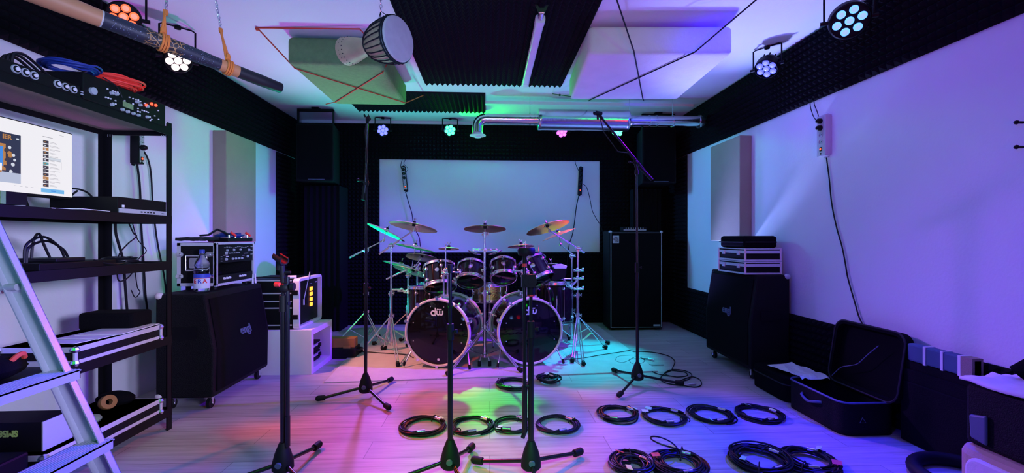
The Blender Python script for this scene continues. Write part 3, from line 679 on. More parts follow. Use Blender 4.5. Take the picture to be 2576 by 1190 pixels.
b = B(); b.rrect((x1-.075,y0-.008,.062), XV, ZV, .085, .022, .003, .003); b.build('name_plate','knob',gc)
b = B()
for q in (x0+.015,x1-.015): b.sphere((q,y0+.012,1.19),.024,10,(1,.8,.7))
b.build('corner_protector','knob',r,smooth=True)
b = B()
for q in (x0+.06,x1-.06):
    for yy in (y0+.06,y1-.06): b.cyl((q,yy,0),(q,yy,.022),.02)
b.build('foot','rubber',r)
r = root('desktop_device','small silver fronted box lying on top of the tall bass cabinet','audio device',(1.75,5.4,1.20))
c = P(1597,572,Y=5.33); B().box((c.x-.145,5.33,1.203),(c.x+.145,5.47,1.25)).build('body','black',r,bevel=.004)
b = B(); b.box((c.x-.14,5.327,1.206),(c.x+.14,5.33,1.222)); b.build('front_strip','bluegrey' if False else 'greylid',r)
b = B(); [b.cyl((c.x-.11+.03*k,5.328,1.237),(c.x-.11+.03*k,5.32,1.237),.005,n=8) for k in range(8)]; b.build('knob','knob',r)
# ------------------------------------------------------------------ flight case helpers
def flight(name, label, x0,y0,z0,x1,y1,z1, front, rails=2, latch=True, group=None, side_latch=None, railm='alu'):
    """flat flight case; front = '+x','-x' side shows rails"""
    r = root(name, label, 'flight case', ((x0+x1)/2,(y0+y1)/2,z0), 0, group)
    B().box((x0,y0,z0),(x1,y1,z1)).build('case_body','tolex',r)
    h = z1-z0; t = .0025; rw = h*.20
    b = B()
    zs = [(z0,z0+h*.13),(z0+h*.60,z0+h*.82),(z1-h*.08,z1)] if rails == 3 else [(z0,z0+h*.28),(z1-h*.28,z1)]
    for a,c in zs: b.box((x0-t,y0-t,a),(x1+t,y1+t,c))
    b.build('edge_profile',railm,r)
    b = B(); q = .012
    for xx in (x0,x1):
        for yy in (y0,y1): b.box((xx-q*.6,yy-q*.6,z0-.0),(xx+q*.6,yy+q*.6,z1+.001))
    b.build('corner_profile',railm,r,bevel=.004)
    if rails == 3:
        for f_ in (.22,.78):
            b = B(); zc = z0+h*.66
            if side_latch == '-x': yy = y0+(y1-y0)*f_; b.box((x0-.010,yy-.02,zc-.02),(x0-.002,yy+.02,zc+.014)); b.cyl((x0-.012,yy,zc),(x0-.004,yy,zc),.007,n=8)
            b.build('latch','alu',r,bevel=.002)
    else:
        b = B()
        for xx in (x0,x1):
            for yy in (y0,y1):
                for zz in (z0+.012,z1-.012): b.sphere((xx,yy,zz),.017,8)
        b.build('ball_corner','chrome',r,smooth=True)
    return r
ycut=3.42
for k,(za,zb_) in enumerate(((.828,.930),(.933,1.035))):
    flight('flight_case', ('upper' if k else 'lower')+' of two small aluminium edged flight cases stacked on the right guitar cabinet', 2.025,ycut,za,2.315,3.82,zb_, '-x', 3, group='small aluminium edged cases', side_latch='-x')
r = root('gear_bag','black padded gear bag lying on top of the two flight cases at right','bag',(2.17,3.6,1.037))
B().box((2.02,3.425,1.037),(2.295,3.80,1.135)).build('bag_body','grille',r,bevel=.022)
b = B(); b.tube([(2.016,3.43,1.085),(2.016,3.80,1.085)],.005,6); b.tube([(2.03,3.421,1.085),(2.285,3.421,1.085)],.005,6); b.build('zip','cord',r)
# ------------------------------------------------------------------ amp head rack on left cab
x0,y0,z0,x1,y1,z1 = -2.145,3.16,.785,-1.885,3.655,1.085
r = root('amp_rack','open fronted flight case rack with a knob covered amp on the left guitar cabinet','rack case',((x0+x1)/2,(y0+y1)/2,z0-.025))
b = B(); t=.012
b.box((x0,y0,z0),(x1,y0+t,z1)); b.box((x0,y1-t,z0),(x1,y1,z1)); b.box((x0,y0,z0),(x1,y1,z0+t)); b.box((x0,y0,z1-t),(x1,y1,z1)); b.box((x0,y0,z0),(x0+t,y1,z1)); b.build('case_shell','tolex',r)
b = B(); e=.022; u=.003
for zz in (z0,z1-e): b.box((x0-u,y0-u,zz),(x1+u,y0+.001,zz+e))
for xx in (x0-u,x1-e): b.box((xx,y0-u,z0),(xx+e+u,y0+.001,z1))
b.box((x1-.014,y0-u,z1-.014),(x1+u,y1+u,z1+u)); b.box((x1-.014,y0-u,z0-u),(x1+u,y1+u,z0+.014)); b.box((x1-.016,y0-u,z0),(x1+u,y0+.014,z1)); b.box((x1-.016,y1-.014,z0),(x1+u,y1+u,z1))
b.build('edge_profile','alu',r,bevel=.002)
b = B(); xm=(x0+x1)/2; zm=(z0+z1)/2
b.tube([(xm-.07,y0-.006,zm-.04),(xm+.07,y0-.006,zm-.04),(xm+.07,y0-.006,zm+.06),(xm-.07,y0-.006,zm+.06)],.006,6,closed=True); b.rrect((xm,y0-.002,zm+.01),XV,ZV,.10,.07,.01,.004); b.build('recessed_handle','chrome',r,smooth=True)
for xx,zz in ((x0+.02,z1-.08),(x1-.04,z1-.08),(x0+.02,z0+.07),(x1-.04,z0+.07)):
    b = B(); b.rrect((xx,y0-.002,zz),XV,ZV,.055,.030,.012,.010); b.cyl((xx,y0-.01,zz),(xx,y0-.02,zz),.009,n=10); b.build('butterfly_latch','chrome',r,bevel=.003)
b = B(); b.box((x1-.09,y0+.02,z1-.145),(x1-.006,y1-.016,z1-.018)); au = b.build('amp_unit','black',r)
def knobs(b, X, spec, s=1, m=None):
    for y,z,rr in spec: b.cyl((X,y,z),(X+s*.010,y,z),rr,rr*.8,n=12)
H = y1-y0-.04
b = B(); spec = []
for k in range(3): spec.append((y0+.13+.085*k, z1-.055, .0085))
for k in range(4): spec.append((y0+.20+.04*k, z1-.12, .009))
spec += [(y0+.12,z1-.075,.011),(y0+.42,z1-.06,.010),(y0+.12,z1-.12,.010),(y0+.40,z1-.11,.010)]
for k in range(5): spec.append((y0+.16+.03*k, z1-.078, .004))
for k in range(12): spec.append((y0+.10+.027*k, z1-.036+.004*math.sin(k*1.2), .0025))
for k in range(3): spec += [(y0+.45,z1-.035-.03*k,.0035),(y0+.47,z1-.035-.03*k,.0035),(y0+.06,z1-.1-.015*k,.003)]
knobs(b, x1-.006, spec); b.build('knob','knob',au,smooth=True)
b = B(); [b.box((x1-.006,y0+a,z1-c_-.002),(x1-.004,y0+a+w_,z1-c_+.002)) for a,c_,w_ in ((.09,.09,.05),(.35,.085,.06),(.33,.10,.03),(.12,.10,.03))]; b.build('panel_print','white',r)
b = B(); b.box((x1-.08,y0+.02,z0+.014),(x1-.008,y1-.016,z0+.07)); lu = b.build('lower_unit','black',r)
b = B(); knobs(b, x1-.008, [(y0+.10+.033*k,z0+.045,.009) for k in range(3)]+[(y0+.30+.033*k,z0+.045,.009) for k in range(3)]); b.build('lower_knob','whitelam',lu,smooth=True)
b = B(); b.tube([(x0+.015,y0+.20,z0+.10),(x0+.015,y0+.36,z0+.10),(x0+.015,y0+.36,z0+.15),(x0+.015,y0+.20,z0+.15)],.006,6,closed=True); b.build('rear_handle','chrome',r)
b = B()
for xx in (x0+.04,x1-.04):
    for yy in (y0+.05,y1-.05): b.cyl((xx,yy,z0-.028),(xx,yy,z0),.016,n=10)
b.build('foot','rubber',r)
# pedals / cloth / cable on the rack top
r = root('effects_pedal','dark green pedal board with four metal switches on top of the amp rack','effects pedal',(-1.96,3.5,z1))
b = B(); b.box((-2.05,3.33,z1+.005),(-1.90,3.66,z1+.035)); b.build('pedal_body','black',r,bevel=.006)
b = B(); [b.cyl((-1.92,3.37+.08*k,z1+.034),(-1.92,3.37+.08*k,z1+.055),.008,.006,n=10) for k in range(4)]; b.build('foot_switch','chrome',r)
b = B(); random.seed(3)
n=9; vs=[]; fs=[]
for i in range(n):
    for j in range(n):
        vs.append((-2.14+.17*j/(n-1), 3.13+.22*i/(n-1), z1+.018+.010*noise.noise((i*.7,j*.7,1))+.008))
for i in range(n-1):
    for j in range(n-1): fs.append((i*n+j,i*n+j+1,(i+1)*n+j+1,(i+1)*n+j))
b.add(vs,fs); o=b.build('folded_cloth','cord',smooth=True); m_=o.modifiers.new('s','SOLIDIFY'); m_.thickness=.02; m_.offset=0; tag(o,'folded black cloth on the near end of the amp rack','cloth')
def coil(name, c, R, loops, seed, m, label, group=None, rr=.0035, h=.03, spread=.018, conn=2, tags=(), stray=True, el=1.0, rz=0, cr='cable coil', tie=True):
    rnd = random.Random(seed); c = Vector(c); r = root(name, label, cr, c, rz, group)
    pts = []; N = 26
    ph = rnd.random()*6; st = [(rnd.uniform(-1,1)*spread, rnd.uniform(0,1), rnd.uniform(-1,1)*spread*.6, rnd.uniform(-1,1)*spread*.6, rnd.uniform(0,6)) for _ in range(loops+1)]
    for k in range(loops):
        a, b_ = st[k], st[k+1]
        for i in range(N):
            t = i/N; f = [a[q]*(1-t)+b_[q]*t for q in range(4)]
            th = 2*PI*t + ph
            R_ = R + f[0] + .006*math.sin(2*th + a[4])
            pts.append((R_*math.cos(th)+f[2], (R_*math.sin(th)+f[3])*el, rr + f[1]*h + .003*math.sin(3*th+a[4])))
    b = B(); b.tube(pts, rr, 6)
    if stray:
        a0 = rnd.random()*6; b.tube([((R*1.12+.012*math.sin(5*t))*math.cos(a0+t*2.4), (R*1.12+.012*math.sin(4*t))*math.sin(a0+t*2.4)*el, rr*1.1) for t in [q/14 for q in range(15)]], rr, 6)
    b.build('cable',m,r,local=True,smooth=True)
    for k in range(conn):
        th = rnd.random()*6 if conn > 2 else (-1.9 + k*2.3 + rnd.uniform(-.4,.4)); q = Vector(((R-.01+.03*k*0)*math.cos(th),(R-.005)*math.sin(th)*el,.014+h*.5)); d = Vector((-math.sin(th+.3),math.cos(th+.3)*el,0)).normalized()
        b = B(); b.use('black').cyl(q-d*.045,q-d*.012,.005,.009,n=10); b.use('chrome').cyl(q-d*.012,q+d*.035,.0095,n=14); b.use('black').cyl(q+d*.034,q+d*.0355,.007,n=10); b.build('plug',None,r,local=True,smooth=True)
    for k,tg in enumerate(tags):
        th = rnd.random()*6; q = Vector((R*math.cos(th),R*math.sin(th)*el,.008+h))
        mtx = Matrix.Rotation(th+.4,3,'Z') @ Matrix.Rotation(rnd.uniform(-.5,.5),3,'X')
        b = B(); b.cbox(q,(.040,.026,.002),mtx); b.cbox(q+Vector((0,0,-.004)),(.004,.026,.01),mtx); b.build('tape_tag',tg,r,local=True)
    if tie:
        th = rnd.random()*6; q = Vector((R*math.cos(th),R*math.sin(th)*el,h*.5)); d = Vector((-math.sin(th),math.cos(th),0)); x_,y_,_ = frame(d)
        b = B(); b.tube([q+x_*((spread+.012)*math.cos(a))+y_*((h*.5+.010)*math.sin(a)) for a in [2*PI*i/12 for i in range(12)]],.003,5,closed=True); b.build('tie','cord',r,local=True)
    return r
coil('cable_coil',(-1.99,3.50,z1+.036),.075,9,21,'bluecable','blue coiled cable lying on top of the amp rack',None,.004,.03,.02,0,(),False,1,0,tie=False)
r = root('flex_lead','pair of black leads with red tipped plugs lying over the amp rack top','cable',(-1.98,3.35,z1+.04))
b = B(); b.tube([(-2.02,3.20,z1+.05),(-2.0,3.26,z1+.055),(-1.97,3.31,z1+.095),(-1.95,3.36,z1+.075),(-1.93,3.40,z1+.05)],.008,6); b.build('lead','cable',r,smooth=True)
for y_ in (3.40,3.60):
    b = B(); b.cyl((-1.925,y_,z1+.075),(-1.905,y_+.03,z1+.05),.009,n=10); b.build('plug','redcable',r)
# bottle
bx = P(508,730,Y=3.075); r = root('water_bottle','clear water bottle with blue cap and red and blue label on the left cabinet','bottle',(bx.x,3.075,.757))
c0 = Vector((bx.x,3.075,.757)); k=.955
b = B(); b.lathe([(.0,.004),(.030,0),(.044,.008),(.046,.02),(.046,.11),(.043,.118),(.046,.128),(.046,.15),(.041,.165),(.045,.178),(.040,.20),(.022,.235),(.015,.25),(.015,.262)],c0,ZV,32); b.build('bottle_body','glass',r,smooth=True)
B().lathe([(0,.285),(.014,.285),(.0165,.28),(.0165,.258),(0,.258)],c0,ZV,24).build('cap','capblue',r,smooth=True)
b = B(); b.use('label').lathe([(.0466,.025),(.0468,.118)],c0,ZV,32); b.use('lblue').lathe([(.0469,.095),(.0469,.121)],c0,ZV,32); b.use('lred').lathe([(.0472,.092),(.0472,.096)],c0,ZV,32)
b.build('label_band',None,r,smooth=True)
b = B(); yf = 3.075-.0475
for i,(ch,mm) in enumerate((('E','lred'),('R','lblue'),('A','lred'))):
    an = (i-.55)*.62; d_ = Vector((math.sin(an),-math.cos(an),0)); b.use(mm).text(ch,.036,c0+d_*.0475+ZV*.073,Vector((math.cos(an),math.sin(an),0)),ZV,.0006,bold=.0014)
b.build('lettering',None,r)
# ------------------------------------------------------------------ white cube shelf + wireless rack
x0,x1,y0,y1,z1 = -1.86,-1.455,3.70,4.17,.365; t=.045
r = root('cube_shelf','white open cube shelf on the floor behind the left guitar cabinet','shelf',((x0+x1)/2,(y0+y1)/2,0))
b = B(); b.box((x0,y0,0),(x1,y0+t,z1)); b.build('side_panel','whitelam',r,bevel=.002)
b = B(); b.box((x0,y1-t,0),(x1,y1,z1)); b.build('side_panel','whitelam',r,bevel=.002)
b = B(); b.box((x0,y0+t,0),(x1,y1-t,t)); b.build('bottom_panel','whitelam',r)
b = B(); b.box((x0,y0+t,z1-t),(x1,y1-t,z1)); b.build('top_panel','whitelam',r)
b = B(); b.box((x0,y0+t,t),(x0+.01,y1-t,z1-t)); b.build('back_panel','whitelam',r)
for k in range(2):
    z_ = .047+.085*k
    q = root('rackmount_device',('upper' if k else 'lower')+' black unit with a light handle bar inside the white cube shelf','audio device',(-1.62,3.95,z_),0,'units in the cube shelf')
    B().box((-1.80,3.77,z_),(-1.52,4.06,z_+.078)).build('body','black',q,bevel=.003)
    b = B(); b.box((-1.52,3.775,z_+.045),(-1.508,4.055,z_+.062)); b.build('front_rail','alu',q)
    b = B(); b.box((-1.51,3.98,z_+.03),(-1.495,4.02,z_+.06)); b.build('latch','black',q)
x0,x1,y0,y1,z0,z1 = -2.02,-1.56,3.715,4.205,.368,.782
r = root('wireless_rack','black rack case with white rim and four orange displays on the white cube shelf','rack case',((x0+x1)/2,(y0+y1)/2,z0))
b = B(); b.box((x0,y0+.006,z0),(x1-.05,y1-.006,z1-.006)); b.build('case_body','black',r,bevel=.004)
b = B(); 
for (a,c_,rad,o_) in ((y1-y0,z1-z0,.03,0),):
    n_=6; outer=[]; inner=[]
    for cx,cy,a0 in ((1,1,0),(-1,1,90),(-1,-1,180),(1,-1,270)):
        for i in range(n_+1):
            an = math.radians(a0+90*i/n_)
            outer.append(((a/2-rad)*cx+rad*math.cos(an),(c_/2-rad)*cy+rad*math.sin(an)))
            inner.append(((a/2-rad)*cx+(rad-.022)*math.cos(an),(c_/2-rad)*cy+(rad-.022)*math.sin(an)))
    ctr = Vector((0,(y0+y1)/2,(z0+z1)/2)); m_=len(outer); L=[]
    for X_,ring in ((x1-.05,outer),(x1,outer),(x1,inner),(x1-.05,inner)): L.append(b.ring([ctr+XV*X_+YV*p[0]+ZV*p[1] for p in ring]))
    for q in range(4):
        A_,B_=L[q],L[(q+1)%4]
        for i in range(m_): b.f.append([A_[i],A_[(i+1)%m_],B_[(i+1)%m_],B_[i]]); b.mi.append(0)
b.build('white_rim','whitelam',r,smooth=True)
fp_ = B().box((x1-.06,y0+.02,z0+.02),(x1-.03,y1-.02,z1-.02)).build('front_panel','black',r)
yc = P(782,750,X=x1-.03).y
for k in range(4):
    b = B(); b.rrect((x1-.029,yc,z1-.115-.046*k),YV,ZV,.055,.033,.007,.004); b.build('orange_display','emor',fp_)
b = B(); b.box((x1-.030,y0+.06,z1-.095),(x1-.026,y0+.085,z1-.075)); b.build('red_lamp','emred',fp_)
b = B(); b.box((x1-.03,yc-.04,z1-.07),(x1-.028,yc+.02,z1-.067)); b.box((x1-.03,yc+.09,z1-.07),(x1-.028,yc+.13,z1-.06)); b.build('panel_print','knob',r)
for q in (.14,.20):
    b = B(); b.cyl((x1-.02,y0+q,z0+.22),(x1-.02+.03,y0+q+.05*(1 if q<.17 else .2),z0+.46),.004,.003,n=8); b.cyl((x1-.02,y0+q,z0+.18),(x1-.02,y0+q,z0+.23),.008,n=8); b.build('antenna','knob' if q<.17 else 'black',r,smooth=True)
b = B()
for zz in (z0+.03,z0+.17,z0+.225,z0+.29,z0+.395): b.box((x0+.01,y0+.001,zz),(x1-.06,y0+.006,zz+.010))
b.build('side_rib','knob',r)
b = B()
for zz in (z0+.10,z0+.30): b.box((x1-.06,y0-.008,zz-.02),(x1-.01,y0+.004,zz+.02))
b.build('side_latch','black',r,bevel=.003)
r = root('desk_lead','short black lead with white connector on top of the wireless rack','cable',(-1.66,3.76,z1))
b = B(); b.tube([(-1.95,3.80,z1+.006),(-1.85,3.77,z1+.012),(-1.72,3.76,z1+.01),(-1.66,3.74,z1-.0+.008)],.006,6); b.build('lead','cable',r,smooth=True)
b = B(); b.cyl((-1.66,3.74,z1+.012),(-1.60,3.76,z1+.012),.014,n=12); b.build('connector','whitelam',r,smooth=True)
# small white cones on the left wall ledge behind the rack
for i,px_ in enumerate((652,663)):
    c = P(px_,704,X=-1.95); c.z = .757; c.y = 3.60 if i==0 else 3.64; c.x = -1.87
    b = B(); b.cyl(c, c+ZV*.075, .008, .003, n=10); tag(b.build('drum_stick_tip','whitelam',smooth=True), ('left' if i==0 else 'right')+' thin white peg standing at the far end of the left cabinet', 'peg', 'white pegs')
# black case with yellow folder
c = P(862,903,Z=0); r = root('tool_case','low black case on the floor beside the white cube shelf','case',(c.x,c.y,0))
B().box((c.x-.14,c.y,.0),(c.x+.11,c.y+.18,.10)).build('case_body','black',r,bevel=.01)
b = B(); b.tube([(c.x+.11,c.y+.04,.07),(c.x+.145,c.y+.06,.07),(c.x+.145,c.y+.12,.07),(c.x+.11,c.y+.14,.07)],.010,6); b.build('handle','rubber',r,smooth=True)
b = B(); b.prism([(-.14,.102),(.105,.102),(.105,.185),(-.14,.185)],(c.x,c.y+.01,0),XV,ZV,-.10); b.box((c.x-.0,c.y+.002,.088),(c.x+.07,c.y+.009,.12)); tag(b.build('yellow_folder','yellow',bevel=.003),'ochre yellow folder lying on the low black case','folder')
# ------------------------------------------------------------------ mic stands
def micstand(base, feet, hb=.10, name='microphone_stand', label='', topz=1.0, top=None, rp_=.0115, clutch=None, group=None, rtop=.008, split=.55):
    base = Vector(base); r = root(name, label, 'microphone stand', (base.x,base.y,0), 0, group)
    b = B(); b.lathe([(0,.045),(.038,.045),(.047,.055),(.046,.085),(.034,.13),(.020,.165),(.016,.175),(0,.175)],(base.x,base.y,0),ZV,24); hub = b.build('base_hub','rubber',r,smooth=True)
    b = B(); b.cyl((base.x+.0,base.y-.043,.09),(base.x,base.y-.052,.088),.014,n=14); b.build('hub_badge','bluegrey',hub)
    for f in feet:
        f = Vector((f[0],f[1],0)); d = (f-Vector((base.x,base.y,0))).normalized()
        b = B(); b.use('standblk').cyl(Vector((base.x,base.y,.075))+d*.03, f+ZV*.026-d*.03, .0095, n=12); lg = b.build('leg',None,r,smooth=True)
        b = B(); b.use('rubber').cyl(f+ZV*.028-d*.045, f+ZV*.026+d*.0, .0175,.019, n=14); b.sphere(f+ZV*.026,.0185,12); b.build('end_cap',None,lg,smooth=True)
    z2 = .17+(topz-.17)*split; T = Vector((base.x,base.y,topz)) if top is None else Vector(top)
    m_ = Vector((base.x,base.y,0)); mid = m_ + (T-m_)*((z2)/(T.z)) ; mid.z = z2
    b = B(); b.cyl((base.x,base.y,.14), mid, rp_, n=16); b.build('lower_tube','standblk',r,smooth=True)
    b = B(); b.cyl(mid, T, rtop, n=14); b.build('upper_tube','standblk',r,smooth=True)
    d = (T-mid).normalized()
    b = B(); b.cyl(mid-d*.04, mid+d*.035, rp_+.005, rp_+.004, n=16); b.cyl(mid, mid+Vector((.03,-.01,0)), .004, n=8); b.cyl(mid+Vector((.024,-.008,0)), mid+Vector((.034,-.011,0)), .010, n=10); b.build('clutch','rubber',r,smooth=True)
    return r
GM = 'black tripod microphone stands'
def clip(r, c, d, m='rubber', s=1.0):
    """U shaped mic clip at c opening along d"""
    c = Vector(c); x, y, z = frame(d); pl = []
    for k in range(13):
        a = math.radians(-220+260*k/12); pl.append((.017*s*math.cos(a), .017*s*math.sin(a)))
    for k in range(12,-1,-1):
        a = math.radians(-220+260*k/12); pl.append((.0125*s*math.cos(a), .0125*s*math.sin(a)))
    b = B(); b.prism(pl, c - z*.03*s, x, y, .06*s); b.cyl(c - y*.016*s, c - y*.045*s, .008*s, n=10); b.build('microphone_clip',m,r,smooth=True)
# MS1 foreground left, boom folded beside the pole
def fpt(px,py): p = P(px,py,Z=0); return (p.x,p.y)
b1_ = Vector((-.955,2.10,0))
r = micstand(b1_, [(b1_.x+.30*math.cos(math.radians(a)), b1_.y+.30*math.sin(math.radians(a))) for a in (80,200,320)], label='black microphone stand with folded boom standing in front of the left guitar cabinet', topz=.89, group=GM, split=.9)
T = Vector((b1_.x,b1_.y,.89)); sd = Vector((.026,-.01,0))
b = B(); b.cyl(T+sd+ZV*.05, Vector((b1_.x-.0,b1_.y,.30))+sd, .009, n=12); b.cyl(Vector((b1_.x,b1_.y,.30))+sd, Vector((b1_.x,b1_.y,.16))+sd, .011, n=12); b.build('boom_arm','standblk',r,smooth=True)
b = B(); b.sphere(T+sd*.5+ZV*.0,.027,14,(1,1,.9)); b.cyl(T+Vector((-.03,0,.01)),T+Vector((.05,0,.01)),.012,n=12); b.cyl(T+Vector((.045,-.02,.005)),T+Vector((.06,-.02,.005)),.018,n=12); b.build('boom_joint','rubber',r,smooth=True)
b = B(); b.cyl(T+Vector((-.026,-.02,.016)),T+Vector((-.002,-.026,.016)),.010,n=10); b.build('red_ring','redcable',r,smooth=True)
b = B(); b.cyl(T+ZV*.02,T+Vector((-.004,0,.10)),.011,.013,n=12); b.cyl(T+Vector((.0,0,.07)),T+Vector((.035,-.0,.07)),.006,n=8); b.build('neck','rubber',r,smooth=True)
clip(r, T+Vector((-.006,-.01,.135)), (.75,-.6,-.28), s=1.25)
# MS2 tall stand left of kit
b2_ = Vector((-.865,3.14,0)); P2 = P(906,455,Y=3.14)
r = micstand(b2_, [fpt(800,1012),fpt(978,1035),fpt(985,962)], label='tall black microphone stand left of the drum kit with its arm raised straight up', topz=1.50, top=P(921,460,Y=3.14), group=GM, split=.45)
T = P(921,460,Y=3.14); E = P(924,300,Y=3.05)
b = B(); b.cyl(T-Vector((.01,0,.09)), T+(E-T)*.3, .008, n=10); b.cyl(T+(E-T)*.3, E, .008,.010, n=10); b.build('boom_arm','standblk',r,smooth=True)
b = B(); b.sphere(T,.020,12,(1,1,1.6)); b.cyl(T+Vector((-.06,0,.02)),T+Vector((.02,0,.0)),.006,n=8); b.sphere(T+Vector((-.055,0,.02)),.012,8); b.cyl(T-ZV*.12-XV*.02,T-ZV*.02-XV*.01,.014,n=10); b.build('boom_joint','rubber',r,smooth=True)
b = B(); b.tube([E, P(918,330,Y=3.03), P(922,380,Y=3.02), T+Vector((.015,-.01,.02)), T+Vector((.008,-.012,-.2)), (b2_.x+.012,b2_.y-.012,.9), (b2_.x+.014,b2_.y-.012,.4)],.0035,6); b.build('microphone_lead','cable',r,smooth=True)
clip(r, E+ZV*.015, (0,-1,.2), s=1.0)
b = B(); b.cyl(E-ZV*.03,E+ZV*.0,.010,.012,n=10); b.build('swivel','rubber',r,smooth=True)
# MS3 front centre
b3_ = Vector((-.185,2.09,0))
r = micstand(b3_, [fpt(1188,1135),(b3_.x-.28,b3_.y-.08),(b3_.x+.12,b3_.y-.27)], label='black microphone stand without a boom in front of the left bass drum', topz=.995, group=GM, split=.62, rp_=.0125)
b = B(); b.cyl((b3_.x,b3_.y,.955),(b3_.x,b3_.y,.995),.0115,n=14); b.cyl((b3_.x,b3_.y,.80),(b3_.x,b3_.y,.815),.012,n=14); b.build('top_sleeve','rubber',r,smooth=True)
# MS4 front right of centre, boom folded down
b4_ = Vector((.192,2.06,0))
r = micstand(b4_, [fpt(1193,1170),fpt(1460,1148),(b4_.x+.02,b4_.y-.31)], label='black microphone stand with boom folded down in front of the right bass drum', topz=.90, group=GM, split=.72, rp_=.0135)
T = Vector((b4_.x,b4_.y,.90)); sd = Vector((-.030,-.004,0))
b = B(); b.cyl(T+sd+ZV*.12, Vector((b4_.x,b4_.y,.43))+sd, .0085, n=12); b.cyl(Vector((b4_.x,b4_.y,.43))+sd, Vector((b4_.x,b4_.y,.215))+sd, .0125, n=12); b.cyl(Vector((b4_.x,b4_.y,.215))+sd, Vector((b4_.x+.0,b4_.y,.19))+sd*1.3, .010, n=10); b.build('boom_arm','standblk',r,smooth=True)
b = B(); b.cyl(T+Vector((-.005,-.03,.02)),T+Vector((-.005,.02,.02)),.030,n=20); b.cyl(T+Vector((-.005,-.035,.02)),T+Vector((-.005,-.03,.02)),.012,n=12); b.box(T+Vector((-.045,-.02,-.01)),T+Vector((.02,.015,.05))); b.cyl(T-ZV*.05,T+ZV*.0,.018,n=14); b.build('boom_joint','rubber',r,smooth=True)
b = B(); b.cyl(Vector((b4_.x,b4_.y,.43))+sd*1.1, Vector((b4_.x,b4_.y,.43)), .008, n=8); b.build('cross_clip','rubber',r)
b = B(); c = T+sd+ZV*.155; b.cyl(T+sd+ZV*.10,c,.010,n=10); b.lathe([(0,-.018),(.034,-.018),(.040,-.010),(.042,.008),(.038,.018),(0,.018)],c+XV*.008,ZV,20); b.build('top_clamp','rubber',r,smooth=True)
b = B(); b.cyl(T+sd+ZV*.085,T+sd+ZV*.10,.0105,n=10); b.cyl(T-ZV*.052,T-ZV*.045,.0185,n=10); b.build('red_ring','redcable',r)
# MS5 right with boom
b5_ = Vector((1.118,3.31,0)); T = P(1602,432,Y=3.31)
r = micstand(b5_, [fpt(1543,938),fpt(1715,972),fpt(1557,1003)], label='black microphone stand with long raised boom standing in front of the tall bass cabinet', topz=T.z, top=T, group=GM, split=.5)
E1 = P(1508,290,Y=3.18); E2 = P(1640,452,Y=3.36); J = P(1598,408,Y=3.31)
b = B(); b.cyl(E1, E2, .0085, n=12); b.build('boom_arm','standblk',r,smooth=True)
b = B(); b.cyl(J+(E2-J)*.2, E2, .013, n=12); b.build('counter_sleeve','rubber',r,smooth=True)
b = B(); b.cyl(T, J, .010, n=10); b.sphere(J,.020,12); b.cyl(J-XV*.045,J+XV*.01,.006,n=8); b.sphere(J-XV*.045,.009,8); b.cyl(T-ZV*.02,T+ZV*.012,.016,n=12); b.build('boom_joint','rubber',r,smooth=True)
dB = (E1-E2).normalized(); b = B(); b.tube([E1, E1-dB*.1+Vector((-.03,0,-.05)), E1-dB*.28+Vector((-.035,0,-.06)), J+dB*.10, J-dB*.01],.0035,6); b.build('microphone_lead','cable',r,smooth=True)
clip(r, E1+dB*.02, (dB.x*.3-.8,-.5,0.0), s=1.0)
b = B(); b.cyl(E1-dB*.03,E1+dB*.005,.010,.012,n=10); b.build('swivel','rubber',r,smooth=True)
# ------------------------------------------------------------------ cable coils on the floor
def cf(px,py): p = P(px,py,Z=.012); return (p.x,p.y,.001)
GC = 'coiled cables on the floor'
CO = [ # px,py,R,loops,label,tags,h
 (1065,1071,.115,7,'coiled black cable on the floor, leftmost coil of the front row',('white',),.018),
 (1186,1070,.112,7,'loosely coiled black cable partly behind the left of the two front mic stands',('tape_y','white'),.018),
 (1287,1067,.100,6,'coiled black cable just left of the mic stand with folded boom',('white',),.016),
 (1402,1068,.113,7,'coiled black cable just right of the mic stand with folded boom',('tape_y',),.016),
 (1556,1041,.115,8,'coiled cable with green tag, nearest below the foot of the boom mic stand',('tape_g',),.02),
 (1672,1047,.118,8,'coiled cable with green tag, second from left in the right row of four coils',('tape_g','white'),.018),
 (1790,1043,.118,9,'coiled cable, third from left in the right row of four coils',('tape_g',),.018),
 (1909,1040,.122,8,'coiled cable with green tag at the right end of the row beside the suitcase',('tape_g',),.016),
 (1293,967,.118,12,'thick black cable coil lying by the front edge of the rug, left of two',('white',),.03),
 (1378,957,.075,14,'small tight black cable bundle by the front edge of the rug',('white',),.035)]
for i,(px_,py_,R_,lp,lab,tg,h_) in enumerate(CO): coil('cable_coil', cf(px_,py_), R_, int(lp*1.6), 40+i, 'cable', lab, GC, .0042, h_, .016 if i < 9 else .024, 2, tg, i < 8)
for i,(px_,py_,R_,lp,lab,tg) in enumerate([(1590,1176,.085,22,'left of two touching thick cable bundles at the bottom edge, with yellow tag',('tape_y','tape_r')),
 (1708,1172,.108,24,'right of two touching thick cable bundles at the bottom edge, under an upright loop',('tape_y','tape_r')),
 (1912,1160,.122,20,'big coil of blue black cable with a square green tag at the lower right',('tape_g',)),
 (2036,1163,.112,16,'coil of cable with green and red tags right of the big square tagged coil',('tape_g','tape_r'))]):
    coil('cable_coil', cf(px_,py_), R_, lp, 80+i, 'cable', lab, GC, .004, .045, .028, 2, tg, True)
b = B(); c = Vector(cf(1672,1150)); b.tube([c+Vector((.10*math.cos(t)*.7,.05*math.sin(t),.045+.06*abs(math.sin(t*.5)))) for t in [2*PI*k/24 for k in range(24)]],.004,6,closed=True)
tag(b.build('cable_loop','cable',smooth=True),'loose loop of cable rising above the two touching bundles at the bottom','cable')
